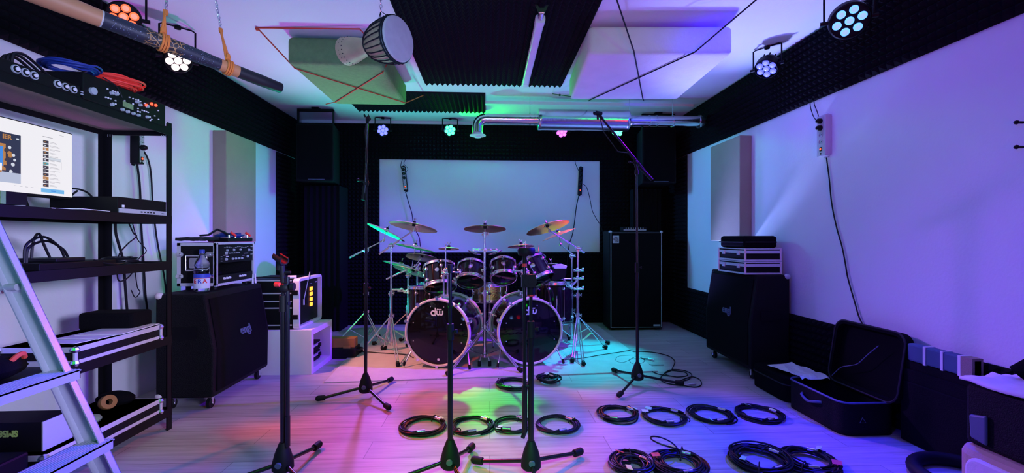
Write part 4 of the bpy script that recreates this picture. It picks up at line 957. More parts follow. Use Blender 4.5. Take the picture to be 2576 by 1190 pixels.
# loose cable right of boom stand
pp = [(1640,880),(1600,884),(1572,890),(1580,898),(1620,898),(1634,903)]
q = [P(a,b_,Z=.005) for a,b_ in [(1632,903),(1600,900),(1574,890),(1590,884),(1640,886),(1680,895),(1697,908),(1692,925),(1688,932),(1668,942),(1662,955),(1680,965),(1720,970),(1748,974),(1764,968),(1760,955),(1740,948),(1710,958),(1700,962),(1730,955),(1740,942),(1720,932),(1690,930),(1672,940),(1700,948),(1728,945),(1722,936),(1690,932)]]
r = root('loose_cable','loose tangled black cable on the floor behind the boom microphone stand','cable',q[8])
def cat(pts, n=6):
    p = [Vector(a) for a in pts]; p = [p[0]*2-p[1]]+p+[p[-1]*2-p[-2]]; o=[]
    for i in range(1,len(p)-2):
        for k in range(n):
            t=k/n; a,b_,c,d=p[i-1],p[i],p[i+1],p[i+2]; o.append(.5*((2*b_)+(c-a)*t+(2*a-5*b_+4*c-d)*t*t+(3*b_-a-3*c+d)*t**3))
    o.append(p[-2]); return o
b = B(); b.tube(cat(q),.004,6); q2 = [P(a,b_,Z=.006) for a,b_ in [(1670,918),(1640,918),(1624,916),(1628,925),(1648,938),(1670,944),(1700,947)]]; b.tube(cat(q2),.0038,6); q3=[P(a,b_,Z=.008) for a,b_ in [(1634,903),(1606,902),(1584,906),(1592,916),(1612,915),(1622,906),(1600,898),(1570,912),(1550,908),(1556,897),(1590,894)]]; b.tube(cat(q3),.0038,6); b.build('cable','cable',r,smooth=True)
for a,c_ in (((1632,903),(1646,906)),((1730,968),(1750,966))):
    u_ = P(*a,Z=.012); v_ = P(*c_,Z=.012); b = B(); b.cyl(u_,v_,.010,n=12); b.build('plug','chrome',r,smooth=True)
# thin mic leads near the kit
b = B(); b.tube(cat([P(a,b_,Z=.016) for a,b_ in [(905,884),(960,888),(1020,892),(1040,900)]]),.004,6); tag(b.build('floor_lead','cable',smooth=True),'thin lead lying on the rug left of the left bass drum','cable')
b = B(); b.tube(cat([P(a,b_,Z=.016) for a,b_ in [(1420,905),(1470,900),(1510,893),(1570,884),(1590,880)]]),.003,6); tag(b.build('floor_lead','cable',smooth=True),'thin lead lying on the rug at the right of the drum kit','cable')
# ------------------------------------------------------------------ drums
def lugs(r, c, ax, R, z0, z1, n, off=0, size=.016, one=None):
    x, y, z = frame(ax)
    for k in range(n):
        a = 2*PI*(k+off)/n; d = x*math.cos(a)+y*math.sin(a)
        b = B()
        m_ = (z0+z1)/2
        if z1-z0 > .2: zs = [z0+.05, z1-.05]
        else: zs = [m_]
        for h in zs: b.sphere(c+z*h+d*(R+.006), size, 8, (1,1,1)); b.cyl(c+z*h+d*(R-.002), c+z*h+d*(R+.012), size*1.15, size*.8, n=10)
        b.cyl(c+z*(z0+.002)+d*(R+.012), c+z*(z1-.002)+d*(R+.012), .003, n=6)
        for h in (z0+.004, z1-.004): b.cyl(c+z*(h-.009)+d*(R+.012), c+z*(h+.009)+d*(R+.012), .0058, n=8)
        b.build('lug','chrome',r,smooth=True)
def drum(name, label, c, R, D, ax, shell='lacq', nl=6, cat='drum', badge=True, group=None, hoopm='chrome', headt='headclr', headb='headclr', off=.5, fl=0):
    """c = centre of the top head, shell extends D against ax"""
    c = Vector(c); x, y, z = frame(ax); r = root(name, label, cat, (c.x,c.y,max(0,(c-z*D).z)), 0, group)
    b = B(); b.lathe([(R-.006,-.004),(R,-.006),(R,-D+.006),(R-.006,-D+.004)], c, ax, 48); sh_ = b.build('shell',shell,r,smooth=True)
    for nm,h,m_,s_ in (('batter_head',0,headt,1),('resonant_head',-D,headb,-1)):
        b = B(); b.lathe([(R+.003,h-.010*s_),(R+.003,h+.002*s_),(R-.004,h+.004*s_),(0,h+.004*s_)], c, ax, 48); b.build(nm,m_,r,smooth=True)
        b = B(); b.lathe([(R+.004,h-.016*s_),(R+.016,h-.016*s_),(R+.016,h-.012*s_),(R+.006,h-.010*s_),(R+.006,h+.009*s_),(R+.010,h+.013*s_),(R+.002,h+.013*s_),(R+.002,h-.010*s_),(R+.004,h-.016*s_)], c, ax, 48); b.build('hoop',hoopm,r,smooth=True)
    lugs(r, c, ax, R, -D, 0, nl, off)
    if badge:
        f = (Vector((0,-1,0)) - z*Vector((0,-1,0)).dot(z)).normalized(); s_ = z.cross(f).normalized(); p = c - z*D*.42 + f*(R+.001)
        b = B(); b.lathe([(.020,0),(.020,.003),(.013,.004),(0,.004)], p, f, 20); b.build('badge','chrome',sh_,smooth=True)
    return r
def bassdrum(label, cx, cy, ang, logo_hidden=False):
    R = .272; D = .46; c = Vector((cx,cy,RZ+R+.030)); f = Vector((-math.sin(ang),-math.cos(ang),0)); x = Vector((math.cos(ang),-math.sin(ang),0))
    r = root('bass_drum', label, 'drum', (cx-f.x*D/2,cy-f.y*D/2,RZ), 0, 'pair of bass drums')
    b = B(); b.lathe([(R,-D+.02),(R,-.02)], c, f, 64); b.build('shell','lacq',r,smooth=True)
    for nm,h,s_ in (('front_hoop',0,1),('rear_hoop',-D,-1)):
        b = B(); b.lathe([(R+.002,h-.034*s_),(R+.016,h-.034*s_),(R+.018,h-.030*s_),(R+.018,h+.0*s_),(R+.014,h+.006*s_),(R+.004,h+.006*s_),(R-.002,h-.002*s_),(R+.002,h-.034*s_)], c, f, 72); b.build(nm,'hoop',r,smooth=True)
    b = B(); b.lathe([(R+.001,-.008),(R-.006,-.003),(0,-.003)], c, f, 64); fh = b.build('front_head','head',r,smooth=True)
    b = B(); b.lathe([(R+.001,-D+.008),(0,-D+.008)], c, f, 64); b.build('batter_head','headclr',r,smooth=True)
    # logo: two heavy letters with a small word above the second
    b = B(); lc = c + ZV*.165 + f*(-.001); rr=.020; wv=.0085
    def arcx(b, o, R_, w_, a0, a1, n=16):
        for k in range(n):
            a=math.radians(a0+(a1-a0)*k/n); a2=math.radians(a0+(a1-a0)*(k+1)/n)
            b.prism([((R_-w_)*math.cos(a),(R_-w_)*math.sin(a)),(R_*math.cos(a),R_*math.sin(a)),(R_*math.cos(a2),R_*math.sin(a2)),((R_-w_)*math.cos(a2),(R_-w_)*math.sin(a2))], o, x, ZV, -.001)
    arcx(b, lc-x*.034, .0245,.012,0,360); b.prism([(-.0215,-.024),(-.010,-.024),(-.010,.047),(-.0215,.047)], lc, x, ZV, -.001)
    for q in (0,1): arcx(b, lc+x*(.010+.026*q), .0185,.011,180,360); b.prism([(-.0085+.026*q,0),(.0025+.026*q,0),(.0025+.026*q,.022),(-.0085+.026*q,.022)], lc, x, ZV, -.001)
    b.prism([(.0435,0),(.0545,0),(.0545,.022),(.0435,.022)], lc, x, ZV, -.001)
    for k_ in range(1): b.text('drums', .017, lc+x*.018+ZV*.034, x, ZV, .001, shear=.2, bold=.0008)
    b.build('logo','white',fh)
    b = B(); q = c - ZV*(R-.045)+x*.012; b.rrect(q, x, ZV, .020,.020,.006,-.001); b.text('', .01, q, x, ZV); b.build('small_mark','white',fh) 
    b = B()
    for a in (20,75,105,160,200,340): b.lathe([(.005,-.003),(.005,.001),(0,.0015)], c + x*((R-.045)*math.cos(math.radians(a))) + ZV*((R-.045)*math.sin(math.radians(a))), f, 10)
    b.build('head_rivet','knob',fh)
    for k in range(10):
        a = 2*PI*(k+.5)/10; d = x*math.cos(a)+ZV*math.sin(a)
        b = B()
        for h,s_ in ((0,1),(-D,-1)):
            b.cyl(c+f*(h-.05*s_)+d*(R+.020), c+f*(h+.010*s_)+d*(R+.020), .0035, n=6); b.cbox(c+f*(h+.002*s_)+d*(R+.018),(.022,.022,.022),Matrix((x,f,ZV)).transposed() @ Matrix.Rotation(-a+PI/2,3,'Y'))
            b.cyl(c+f*(h+.008*s_)+d*(R+.020)-d*.012, c+f*(h+.008*s_)+d*(R+.020)+d*.014, .005, n=8)
        b.build('claw','chrome',r,smooth=True)
        for h in (-.10,-D+.10): q_ = B(); q_.sphere(c+f*h+d*(R+.010), .016, 8); q_.cyl(c+f*h+d*R, c+f*h+d*(R+.014), .019,.014, n=10); q_.build('tension_lug','chrome',r,smooth=True)
    for s_ in (-1,1):
        s0 = c - f*.10 + x*(s_*R*.86) - ZV*R*.45; tip = c + f*.02 + x*(s_*(R+.02)) ; tip.z = RZ+.012
        b = B(); b.use('chrome').cyl(s0, tip, .0065, n=10); b.sphere(s0,.018,10); b.use('rubber').cyl(tip+ZV*.02-(tip-s0).normalized()*.02, tip, .011, n=10); b.build('spur',None,r,smooth=True)
    return r, c, f, x
bdl, cL, fL, xL_ = bassdrum('left bass drum with black front head and white logo', -.447, 3.79, math.radians(13))
bdr, cR, fR, xR_ = bassdrum('right bass drum with glossy black front head partly behind a folded mic stand', .352, 3.81, math.radians(-9))
TA = Vector((0,.42,.91)).normalized()
def at(px,py,Y): return P(px,py,Y=Y)
GT = 'rack toms'
toms = []
def tom(px, py, Y, R, D, ax, label, nl=6, badge=True):
    ax = Vector(ax).normalized(); c = at(px,py,Y) + ax*D/2
    toms.append(c-ax*D/2); return drum('rack_tom', label, c, R, D, ax, 'lacq', nl, badge=badge, group=GT, headb='head')
tom(1106,697,4.25,.143,.21,(-.12,.46,.88),'leftmost rack tom above the left bass drum, with glossy dark shell')
tom(1185,689,4.22,.125,.165,(.03,.60,.80),'rack tom left of the central cymbal stand, tilted to show its lower head')
tom(1266,681,4.22,.115,.155,(-.03,.60,.80),'rack tom right of the central cymbal stand, with a bright round badge')
tom(1347,683,4.25,.145,.21,(-.42,.42,.80),'rightmost rack tom partly behind the folded mic stand, steeply tilted')
# tom mounts standing on the bass drums
for (bd,c,f,x,px_,lab) in ((bdl,cL,fL,xL_,1121,'l'),(bdr,cR,fR,xR_,1322,'r')):
    u = at(px_,700,4.02); 
    b = B()
    for s_ in (-.017,.017): b.cyl((u.x+s_,u.y,c.z+.268),(u.x+s_,u.y,.80),.0085,n=12)
    b.box((u.x-.035,u.y-.03,c.z+.26),(u.x+.035,u.y+.03,c.z+.30)); b.cyl((u.x-.035,u.y,.80),(u.x+.035,u.y,.80),.02,n=12)
    for zz in (.80,.83): b.sphere((u.x,u.y-.01,zz),.022,10); 
    b.cyl((u.x,u.y,.80),(u.x,u.y,1.06 if lab=='l' else 1.09),.006,n=10)
    b.build('tom_post','chrome',bd,smooth=True)
    b = B()
    js = toms[:2] if lab=='l' else toms[2:]
    for t in js:
        e = t + (Vector((u.x,u.y,.82))-t).normalized()*.13; b.cyl((u.x,u.y,.815), e, .009, n=10); b.sphere(e,.016,8); b.sphere((u.x+(e.x-u.x)*.3,u.y,.815),.018,8)
        b.cyl(e-ZV*.035,e+ZV*.035,.010,n=8)
    b.build('tom_arm','chrome',bd,smooth=True)
def ftom(px, ytop, Y, R, D, label, ax=(0,.06,1)):
    ax=Vector(ax).normalized(); c = at(px,ytop,Y); r = drum('floor_tom', label, c, R, D, ax, 'lacq', 8, badge=False, group='floor toms')
    x,y,z = frame(ax)
    for a in (30,150,270):
        d = x*math.cos(math.radians(a))+y*math.sin(math.radians(a)); p = c+d*(R+.02)-z*.12
        b = B(); b.use('chrome').cyl(p, (p.x,p.y,RZ+.02), .0055, n=8); b.cyl(p-z*.03,p-z*.10,.012,n=10); b.use('rubber').cyl((p.x,p.y,RZ),(p.x,p.y,RZ+.035),.013,n=10); b.build('leg',None,r,smooth=True)
ftom(1070,722,4.50,.165,.34,'floor tom standing behind the left bass drum')
ftom(1098,712,4.86,.17,.34,'floor tom half hidden behind the leftmost rack tom')
ftom(1393,712,4.66,.19,.40,'large dark floor tom standing behind the right bass drum')
drum('snare_drum','brass shelled snare drum behind the rack toms',at(1232,716,4.62), .172, .16, (0,.05,1), 'brass', 10, badge=False)
b = B(); c = at(1232,716,4.62); n_=c-ZV*.18
r = root('snare_stand','chrome stand carrying the brass snare drum','drum stand',(c.x,c.y,RZ))
b = B(); b.cyl((c.x,c.y,.2),(c.x,c.y,n_.z),.011,n=12); b.build('pole','chrome',r,smooth=True)
for a in (40,160,280):
    e = Vector((c.x+.20*math.cos(math.radians(a)),c.y+.20*math.sin(math.radians(a)),RZ+.012)); b = B(); b.cyl((c.x,c.y,.26),e,.007,n=8); b.sphere(e+ZV*.004,.014,8); b.build('leg','chrome',r,smooth=True)
    b = B(); g = Vector((c.x+.18*math.cos(math.radians(a+40)),c.y+.18*math.sin(math.radians(a+40)),n_.z+.02)); b.cyl(n_-ZV*.02,g-ZV*.012,.005,n=8); b.cyl(g-ZV*.02,g+ZV*.01,.009,n=8); b.build('basket_arm','chrome',r,smooth=True)
# ------------------------------------------------------------------ cymbals and stands
def cymbal(c, R, n, label, bell=.16, m='bronze', china=False, nut=True, group='cymbals of the drum kit', up=True):
    c = Vector(c); n = Vector(n).normalized(); r = root('cymbal', label, 'cymbal', c, 0, group)
    rb = R*bell; h0 = .022*R/.2
    prof = [(.004,h0*1.0+R*.075),(rb*.5,h0+R*.068),(rb*.85,h0+R*.04),(rb,h0+R*.012),(rb*1.15,h0)]
    for k in range(1,9):
        t = k/8; q = rb*1.15+(R-rb*1.15)*t; prof.append((q, h0*(1-t**1.6) + .0012*math.sin(k*3)))
    if china: prof[-1] = (R, .012); prof[-2] = (R*.90, -.002)
    prof2 = [(q,h-.0025) for q,h in prof[::-1]]
    b = B(); b.lathe(prof+prof2, c, n, 56); b.build('cymbal_disc',m,r,smooth=True)
    if nut:
        b = B(); top = h0+R*.075; b.use('rubber').cyl(c+n*(top), c+n*(top+.014), .014, n=12); b.use('chrome').cyl(c+n*(top+.014), c+n*(top+.028), .005, n=8)
        x,y,z = frame(n); b.cyl(c+n*(top+.02), c+n*(top+.042)+x*.014, .004, n=6); b.cyl(c+n*(top+.02), c+n*(top+.042)-x*.014, .004, n=6)
        b.use('rubber').cyl(c-n*.018+n*h0, c+n*(h0+.004), .016, n=12); b.build('felt_and_nut',None,r,smooth=True)
    return r
def cstand(base, ztop, feet, label, booms=(), group='cymbal stands', rp_=.0115, zc=.34, spread=None, straight=None, braces=True):
    bx_,by_ = base; r = root('cymbal_stand', label, 'cymbal stand', (bx_,by_,RZ), 0, group)
    C0 = Vector((bx_,by_,0))
    b = B(); b.cyl(C0+ZV*.06, C0+ZV*(ztop*.55), rp_+.002, n=14); b.build('lower_tube','chrome',r,smooth=True)
    b = B(); b.cyl(C0+ZV*(ztop*.55), C0+ZV*ztop, rp_*.8, n=14); b.build('upper_tube','chrome',r,smooth=True)
    for zz in (ztop*.55, ztop, zc+.02):
        b = B(); b.cyl(C0+ZV*(zz-.028), C0+ZV*(zz+.018), rp_+.008, n=12); b.cyl(C0+Vector((-.0,0,zz)), C0+Vector((.034,-.018,zz)), .005, n=8); b.cyl(C0+Vector((.030,-.018,zz-.016)), C0+Vector((.032,-.018,zz+.016)), .006, n=8); b.cyl(C0+Vector((-.026,.0,zz-.006)),C0+Vector((0,0,zz-.006)),.008,n=8)
        b.build('clamp','chrome',r,smooth=True)
    for f in feet:
        f = Vector((f[0],f[1],RZ+.018)); d = (f-C0); d.z = 0; d.normalize(); s_ = Vector((-d.y,d.x,0))
        b = B(); b.use('chrome')
        for k in (-.010,.010): b.cyl(C0+ZV*zc+d*.015+s_*k, f-d*.02+ZV*.006+s_*k, .0048, n=8)
        m_ = C0+ZV*zc+(f-C0-ZV*zc)*.5
        for k in (-.010,.010): b.cyl(C0+ZV*.085+d*.012+s_*k, m_+s_*k, .004, n=8)
        lg = b.build('leg',None,r,smooth=True)
        b = B(); b.use('rubber').cyl(f-d*.030+ZV*.008, f+d*.012, .016,.020, n=12); b.sphere(f,.0205,10); b.build('rubber_tip',None,lg,smooth=True)
    for (p0,p1) in booms:
        p0 = Vector(p0); p1 = Vector(p1); J = C0+ZV*ztop
        b = B(); b.cyl(p0,p0+(p1-p0)*.55,.0095,n=12); b.cyl(p0+(p1-p0)*.55,p1,.0062,n=10); b.sphere(p1,.014,8); b.build('boom_arm','chrome',r,smooth=True)
        b = B(); b.cyl(J-YV*.03+ZV*.0,J+YV*.03,.018,n=14); b.sphere(J,.024,10); b.cyl(J-YV*.045-XV*.02,J-YV*.045+XV*.02,.006,n=8); b.cyl(p1-ZV*.02-XV*.012,p1+ZV*.015,.010,n=8); b.build('boom_tilter','chrome',r,smooth=True)
    return r
def F2(px,py): p = P(px,py,Z=RZ); return (p.x,p.y)
def rod(st, p, q, r_=.004):
    b = B(); b.cyl(p,q,r_,n=8); b.build('cymbal_rod','chrome',st,smooth=True)
# S1
s1 = (-1.28,4.66); z1_ = at(922,630,4.66).z
e1 = at(966,604,4.64); st = cstand(s1, z1_, [(s1[0]-.30,s1[1]-.12),(s1[0]+.24,s1[1]-.20),(s1[0]+.05,s1[1]+.32)], 'leftmost chrome cymbal stand of the kit with a long boom', [(at(879,648,4.68),e1)])
c = at(970,584,4.62); rod(st,e1,c); cymbal(c,.215,(.42,.16,.90),'large steeply tilted cymbal at the far left of the drum kit, glowing blue')
# S2
s2 = (-.965,4.40); z2_ = at(986,617,4.40).z; e2 = at(1044,577,4.36)
st = cstand(s2, z2_, [F2(963,880),F2(905,888),F2(1001,922)], 'chrome cymbal stand, second from the left, carrying two boom arms', [(at(954,639,4.43),e2)])
c = at(1040,571,4.34); rod(st,e2,at(1042,565,4.35)); cymbal(c,.232,(.16,.17,.97),'wide cymbal at upper left, in front of the white wall beside a hanging cable')
# S3
s3 = (-.84,4.62); z3_ = at(1010,692,4.62).z; e3 = at(1056,664,4.55)
st = cstand(s3, z3_, [F2(940,868),F2(1025,872),(s3[0]+.05,s3[1]+.3)], 'short chrome stand with a low boom at the left of the drum kit', [(at(972,702,4.62),e3)])
c = at(1038,684,4.50); rod(st,e3,c); cymbal(c,.20,(.28,.26,.93),'lower cymbal reflecting green and blue left of the first rack tom')
cymbal(at(1008,668,4.72),.19,(.25,.16,.95),'dim cymbal overlapping behind the lower green and blue cymbal')
c = at(1044,624,4.70); cymbal(c,.215,(.20,.10,.97),'flat blue lit cymbal just below the lower edge of the white wall rectangle'); rod(st,c,Vector((s3[0]+.02,s3[1]+.03,z3_)))
c = at(1061,648,4.60); cymbal(c,.165,(.10,.28,.95),'small cymbal with a coppery bell above the first rack tom'); rod(st,c,Vector((s3[0],s3[1],z3_)))
b = B(); 
for k in range(3): q = Vector((s3[0]-.06*k+.02,s3[1]-.04,.56+.015*k)); b.cyl(q-XV*.06,q+XV*.06,.010,n=10); b.sphere(q+XV*.04,.018,8)
b.build('multi_clamp','chrome',st,smooth=True)
# extra straight tube
st = cstand((-.76,4.70), .80, [(-.66,4.45),(-.95,4.80),(-.60,4.92)], 'straight chrome hardware stand behind the leftmost bass drum', [], zc=.30)
# hi-hats / splashes on tom posts
u = at(1121,700,4.02); c = at(1129,626,4.02); cymbal(c,.093,(.02,.14,.99),'small bell like splash cymbal above the leftmost rack tom',.34)
b = B(); b.cyl((u.x,u.y,1.05),c+ZV*.01,.004,n=8); b.build('cymbal_rod','chrome',bdl,smooth=True)
u = at(1322,700,4.02); c = at(1311,620,4.02); cymbal(c,.122,(-.04,.14,.99),'small flat splash cymbal above the right bass drum',.22)
b = B(); b.cyl((u.x,u.y,1.08),c+ZV*.01,.004,n=8); b.build('cymbal_rod','chrome',bdr,smooth=True)
# centre stand
s4 = (-.045,3.94); c = at(1220,576,3.94)
st = cstand(s4, c.z-.045, [F2(1127,945),F2(1310,937),(s4[0]+.0,s4[1]+.34)], 'tall central chrome cymbal stand between the two bass drums', [], zc=.31)
rod(st, Vector((s4[0],s4[1],c.z-.05)), c); cymbal(c,.187,(.0,.16,.99),'broad cymbal on the tall central stand between the rack toms',.2)
b = B()
for k in (-.045,.045): b.cyl((s4[0]+k*.6,s4[1]-.04,.10),(s4[0]+k,s4[1]-.10,RZ+.03),.004,n=8)
b.build('toe_rod','chrome',st)
b = B()
for k in (-.045,.045): b.cyl((s4[0]+k,s4[1]-.10,RZ),(s4[0]+k,s4[1]-.10,RZ+.04),.014,n=10)
b.build('rubber_foot','rubber',st)
for s_,lab in ((-1,'left'),(1,'right')):
    q = at(1220+s_*26,636,3.96); cymbal(q,.062,(s_*.30,-.10,-.94),lab+' tiny upturned bell cymbal clamped at the top of the central stand',.4,m='chrome',nut=False)
b = B(); q = at(1220,628,3.94); b.cyl(q-XV*.10,q+XV*.10,.006,n=8); b.sphere(q,.02,8); [b.sphere(q+XV*k,.012,8) for k in (-.1,-.05,.05,.1)]; b.build('cross_arm','chrome',st,smooth=True)
# right stands
s5 = (.865,4.32); z5_ = at(1453,625,4.32).z; e5 = at(1383,580,4.24)
st = cstand(s5, z5_, [F2(1524,878),F2(1440,912),F2(1468,920)], 'chrome cymbal stand at the right of the kit with the longer boom', [(at(1470,636,4.34),e5)], rp_=.013)
c = at(1378,573,4.22); rod(st,e5,c); cymbal(c,.212,(-.26,.22,.94),'large cymbal at upper right, edge tipped magenta',.2)
s6 = (.86,4.62); z6_ = at(1443,643,4.62).z; e6 = at(1410,614,4.56)
st6 = cstand(s6, z6_, [F2(1530,866),(s6[0]-.26,s6[1]-.14),(s6[0]+.02,s6[1]+.3)], 'chrome cymbal stand at the right of the kit with the shorter boom', [(at(1447,646,4.63),e6)])
c = at(1406,590,4.54); rod(st6,e6,c); cymbal(c,.185,(-.36,.03,.93),'thin edge-on cymbal just below the large upper right cymbal')
b = B()
for zz in (.72,.80,.62): 
    for k in range(4): b.sphere((s5[0]-.04+.028*k,s5[1]-.03,zz+.014*(k%2)),.014,8)
    b.cyl((s5[0]-.045,s5[1]-.03,zz),(s5[0]+.05,s5[1]-.03,zz),.010,n=10)
b.build('multi_clamp','chrome',st,smooth=True)
c = at(1386,664,4.55); cymbal(c,.075,(-.05,.1,.99),'small splash cymbal right of the rightmost rack tom',.2)
b = B(); b.cyl(c, c-ZV*.16, .004, n=8); b.cyl(c-ZV*.16, Vector((s6[0],s6[1],c.z-.16)), .006, n=8); b.build('cymbal_rod','chrome',st6,smooth=True)
b = B(); q = at(1355,650,4.4); b.cyl(q,(q.x,q.y,at(1355,620,4.4).z),.003,n=6); b.sphere((q.x,q.y,at(1355,618,4.4).z),.008,8); b.build('rod_tip','chrome',bdr,smooth=True)
# pad
c = at(1408,684,4.20); r = root('percussion_block','black percussion block with a pale green rubber top clamped at the right of the kit','percussion',c)
x=Vector((.98,0,.12)).normalized(); 
b = B(); b.prism([(-.085,-.075),(-.045,-.09),(.055,-.06),(.065,.035),(-.045,.035)], c-YV*.0, XV, ZV, -.09); b.build('block_body','black',r,bevel=.008)
b = B(); b.prism([(-.052,.0),(.062,.0),(.072,.028),(.03,.042),(-.02,.040),(-.065,.022)], c+ZV*.030-YV*.006, XV, ZV, -.10); b.build('rubber_top','tape_g' if False else 'lamp',r,bevel=.006)
b = B(); b.tube([c+Vector((.03,.04,-.05)), c+Vector((.06,.04,-.10)), c+Vector((.075,.05,-.14)), c+Vector((.12,.07,-.155)), Vector((s5[0],s5[1]-.03,.72))],.009,8); b.sphere(c+Vector((.11,.06,-.15)),.018,8); b.build('mount_arm','chrome',r,smooth=True)
# bass drum pedals seen between the drums
for s_,(cc,ff) in ((-1,(cL,fL)),(1,(cR,fR))):
    q = cc - ff*.56; r = root('drum_pedal',('left' if s_<0 else 'right')+' bass drum pedal behind its drum','drum pedal',(q.x,q.y,RZ))
    b = B(); b.box((q.x-.045,q.y-.02,RZ+.002),(q.x+.045,q.y+.26,RZ+.012)); b.build('base_plate','chrome',r)
    b = B(); b.prism([(0,.02),(.24,.01),(.24,.02),(0,.09)],(q.x-.035,q.y,RZ+.01),YV,ZV,.07); b.build('footboard','alu',r)
    b = B(); 
    for k in (-.06,.06): b.cyl((q.x+k,q.y,RZ+.01),(q.x+k,q.y,.27),.008,n=8)
    b.cyl((q.x-.07,q.y,.27),(q.x+.07,q.y,.27),.009,n=10); b.cyl((q.x,q.y,.27),(q.x,q.y-.04,.42),.004,n=8); b.sphere((q.x,q.y-.045,.43),.025,10); b.build('pedal_frame','chrome',r,smooth=True)
# a small holder standing at the right rear
b = B()
# drum throne behind the kit
r = root('drum_throne','round black drum throne behind the snare drum','stool',(.05,5.0,RZ))
b = B(); b.lathe([(0,.50),(.15,.50),(.165,.52),(.165,.57),(.15,.59),(0,.595)],(.05,5.0,0),ZV,32); b.build('seat','tolex',r,smooth=True)
b = B(); b.cyl((.05,5.0,.12),(.05,5.0,.50),.013,n=12); b.build('pole','chrome',r,smooth=True)
for a in (30,150,270):
    e = Vector((.05+.22*math.cos(math.radians(a)),5.0+.22*math.sin(math.radians(a)),RZ+.012)); b = B(); b.cyl((.05,5.0,.26),e,.008,n=8); b.sphere(e,.013,8); b.build('leg','chrome',r,smooth=True)
# ------------------------------------------------------------------ steel shelf rack
xr0,xr1,yr0,yr1 = -2.25,-1.865,1.25,2.70
r = root('shelf_rack','black steel shelf rack with five boards against the left wall','shelf',((xr0+xr1)/2,(yr0+yr1)/2,0))
for xx,sx in ((xr0,1),(xr1,-1)):
    for yy,sy in ((yr0,1),(yr1,-1)):
        b = B(); w_ = .048 if sx>0 else .030
        b.box((min(xx,xx+sx*.003),min(yy,yy+sy*.035),0),(max(xx,xx+sx*.003),max(yy,yy+sy*.035),1.79)); b.box((min(xx,xx+sx*w_),min(yy,yy+sy*.003),0),(max(xx,xx+sx*w_),max(yy,yy+sy*.003),1.79))
        o=b.build('post','powder',r)
SH = [.115,.535,.970,1.235,1.752]
for z_ in SH:
    b = B(); h=.045
    b.box((xr1-.004,yr0,z_-h+.01),(xr1+.001,yr1,z_+.012)); b.box((xr0-.001,yr0,z_-h+.01),(xr0+.004,yr1,z_+.012))
    b.box((xr0,yr1-.004,z_-h+.01),(xr1,yr1+.001,z_+.012)); b.box((xr0,yr0-.001,z_-h+.01),(xr1,yr0+.004,z_+.012)); b.build('beam','powder',r)
    b = B(); b.box((xr0+.005,yr0+.005,z_-.006),(xr1-.005,yr1-.005,z_+.004)); b.build('shelf_board','black' if z_<1.7 else 'beige',r)
b = B()
for k in range(3):
    for xx in (xr0+.03+.012*k, xr1-.03-.012*k): b.box((xx-.001,yr1-.0065,1.708),(xx+.001,yr1-.0045,1.722))
b.build('rivet_slot','knob',r)
ST = [z+.0045 for z in SH]
# --- top shelf
z0 = SH[4]+.0045
r = root('power_conditioner','flat black rack unit with round silver sockets on the top shelf','audio device',(-2.0,1.85,z0))
B().box((-2.13,1.60,z0),(-1.862,2.115,z0+.052)).build('body','black',r,bevel=.003)
b = B(); b.use('black').box((-1.8625,1.85,z0+.004),(-1.8612,2.112,z0+.048))
for yy in [P(q,300,X=-1.862).y for q in (38,62,84)]+[P(q,300,X=-1.862).y for q in (143,163,183)]:
    b.use('knob').cyl((-1.862,yy,z0+.026),(-1.856,yy,z0+.026),.0165,n=18); b.use('black').cyl((-1.857,yy,z0+.026),(-1.855,yy,z0+.026),.0125,n=16); b.use('whitelam').cyl((-1.856,yy+.002,z0+.027),(-1.852,yy+.002,z0+.027),.0075,n=12)
yy = P(207,300,X=-1.862).y; b.use('knob').box((-1.863,yy-.008,z0+.016),(-1.859,yy+.008,z0+.022)); b.box((-1.863,yy-.008,z0+.028),(-1.859,yy+.008,z0+.032)); b.build('socket_panel',None,r,smooth=True)
b = B(); q = [(-1.90,1.86,z0+.056),(-1.90,1.87,z0+.10),(-1.91,1.92,z0+.115),(-1.92,1.98,z0+.098),(-1.92,2.03,z0+.07),(-1.93,2.09,z0+.062)]
for k in range(3): b.tube([(p[0]-.012*k,p[1]-.006*k,p[2]-.008*k) for p in cat(q)],.006,6)
tag(b.build('power_lead','cable',smooth=True),'arched bundle of black cable on the flat unit of the top shelf','cable')
r = root('modeling_amp','black amplifier unit covered in small knobs at the far end of the top shelf','amplifier',(-1.99,2.37,z0))
ab = B().box((-2.15,2.125,z0),(-1.858,2.64,z0+.125)).build('body','black',r,bevel=.004)
def YZ(px,py): p = P(px,py,X=-1.858); return p.y,p.z
def xk(l): return [YZ(130*0+a/5.667,130+b_/5.667) for a,b_ in l]
b = B()
for (y,z) in xk([(1580,590),(1650,605),(1585,755),(1735,825),(1810,855),(1890,880),(1965,905),(1945,715),(2090,930),(1990,760),(2090,780)]): b.cyl((-1.858,y,z),(-1.847,y,z),.0085,.007,n=12)
b.build('knob','knob',ab,smooth=True)
b = B()
for (y,z) in xk([(1500,650),(1535,660),(1570,672),(1640,700),(1600,735),(1640,745),(1525,530),(1600,560),(1635,570),(1670,580),(1705,600),(1890,670),(1930,680),(1965,690),(1995,710),(1890,745),(2055,735),(1960,810),(1960,850),(1990,860),(2020,835),(2050,845),(2080,855),(2105,865),(2130,930),(2155,965),(2200,915),(2250,840),(2255,965),(2135,980),(1770,700),(1840,650)]): b.cyl((-1.858,y,z),(-1.853,y,z),.0035,n=8)
b.build('small_button','white',ab)
b = B()
for (y,z) in xk([(2155,745),(2215,765),(2080,765)]): b.cyl((-1.858,y,z),(-1.852,y,z),.008,n=10)
b.build('red_button','emred',ab)
b = B(); (y,z) = xk([(1310,560)])[0]; b.cyl((-1.858,y,z),(-1.846,y,z),.017,n=18); b.build('big_knob','knob',r,smooth=True)
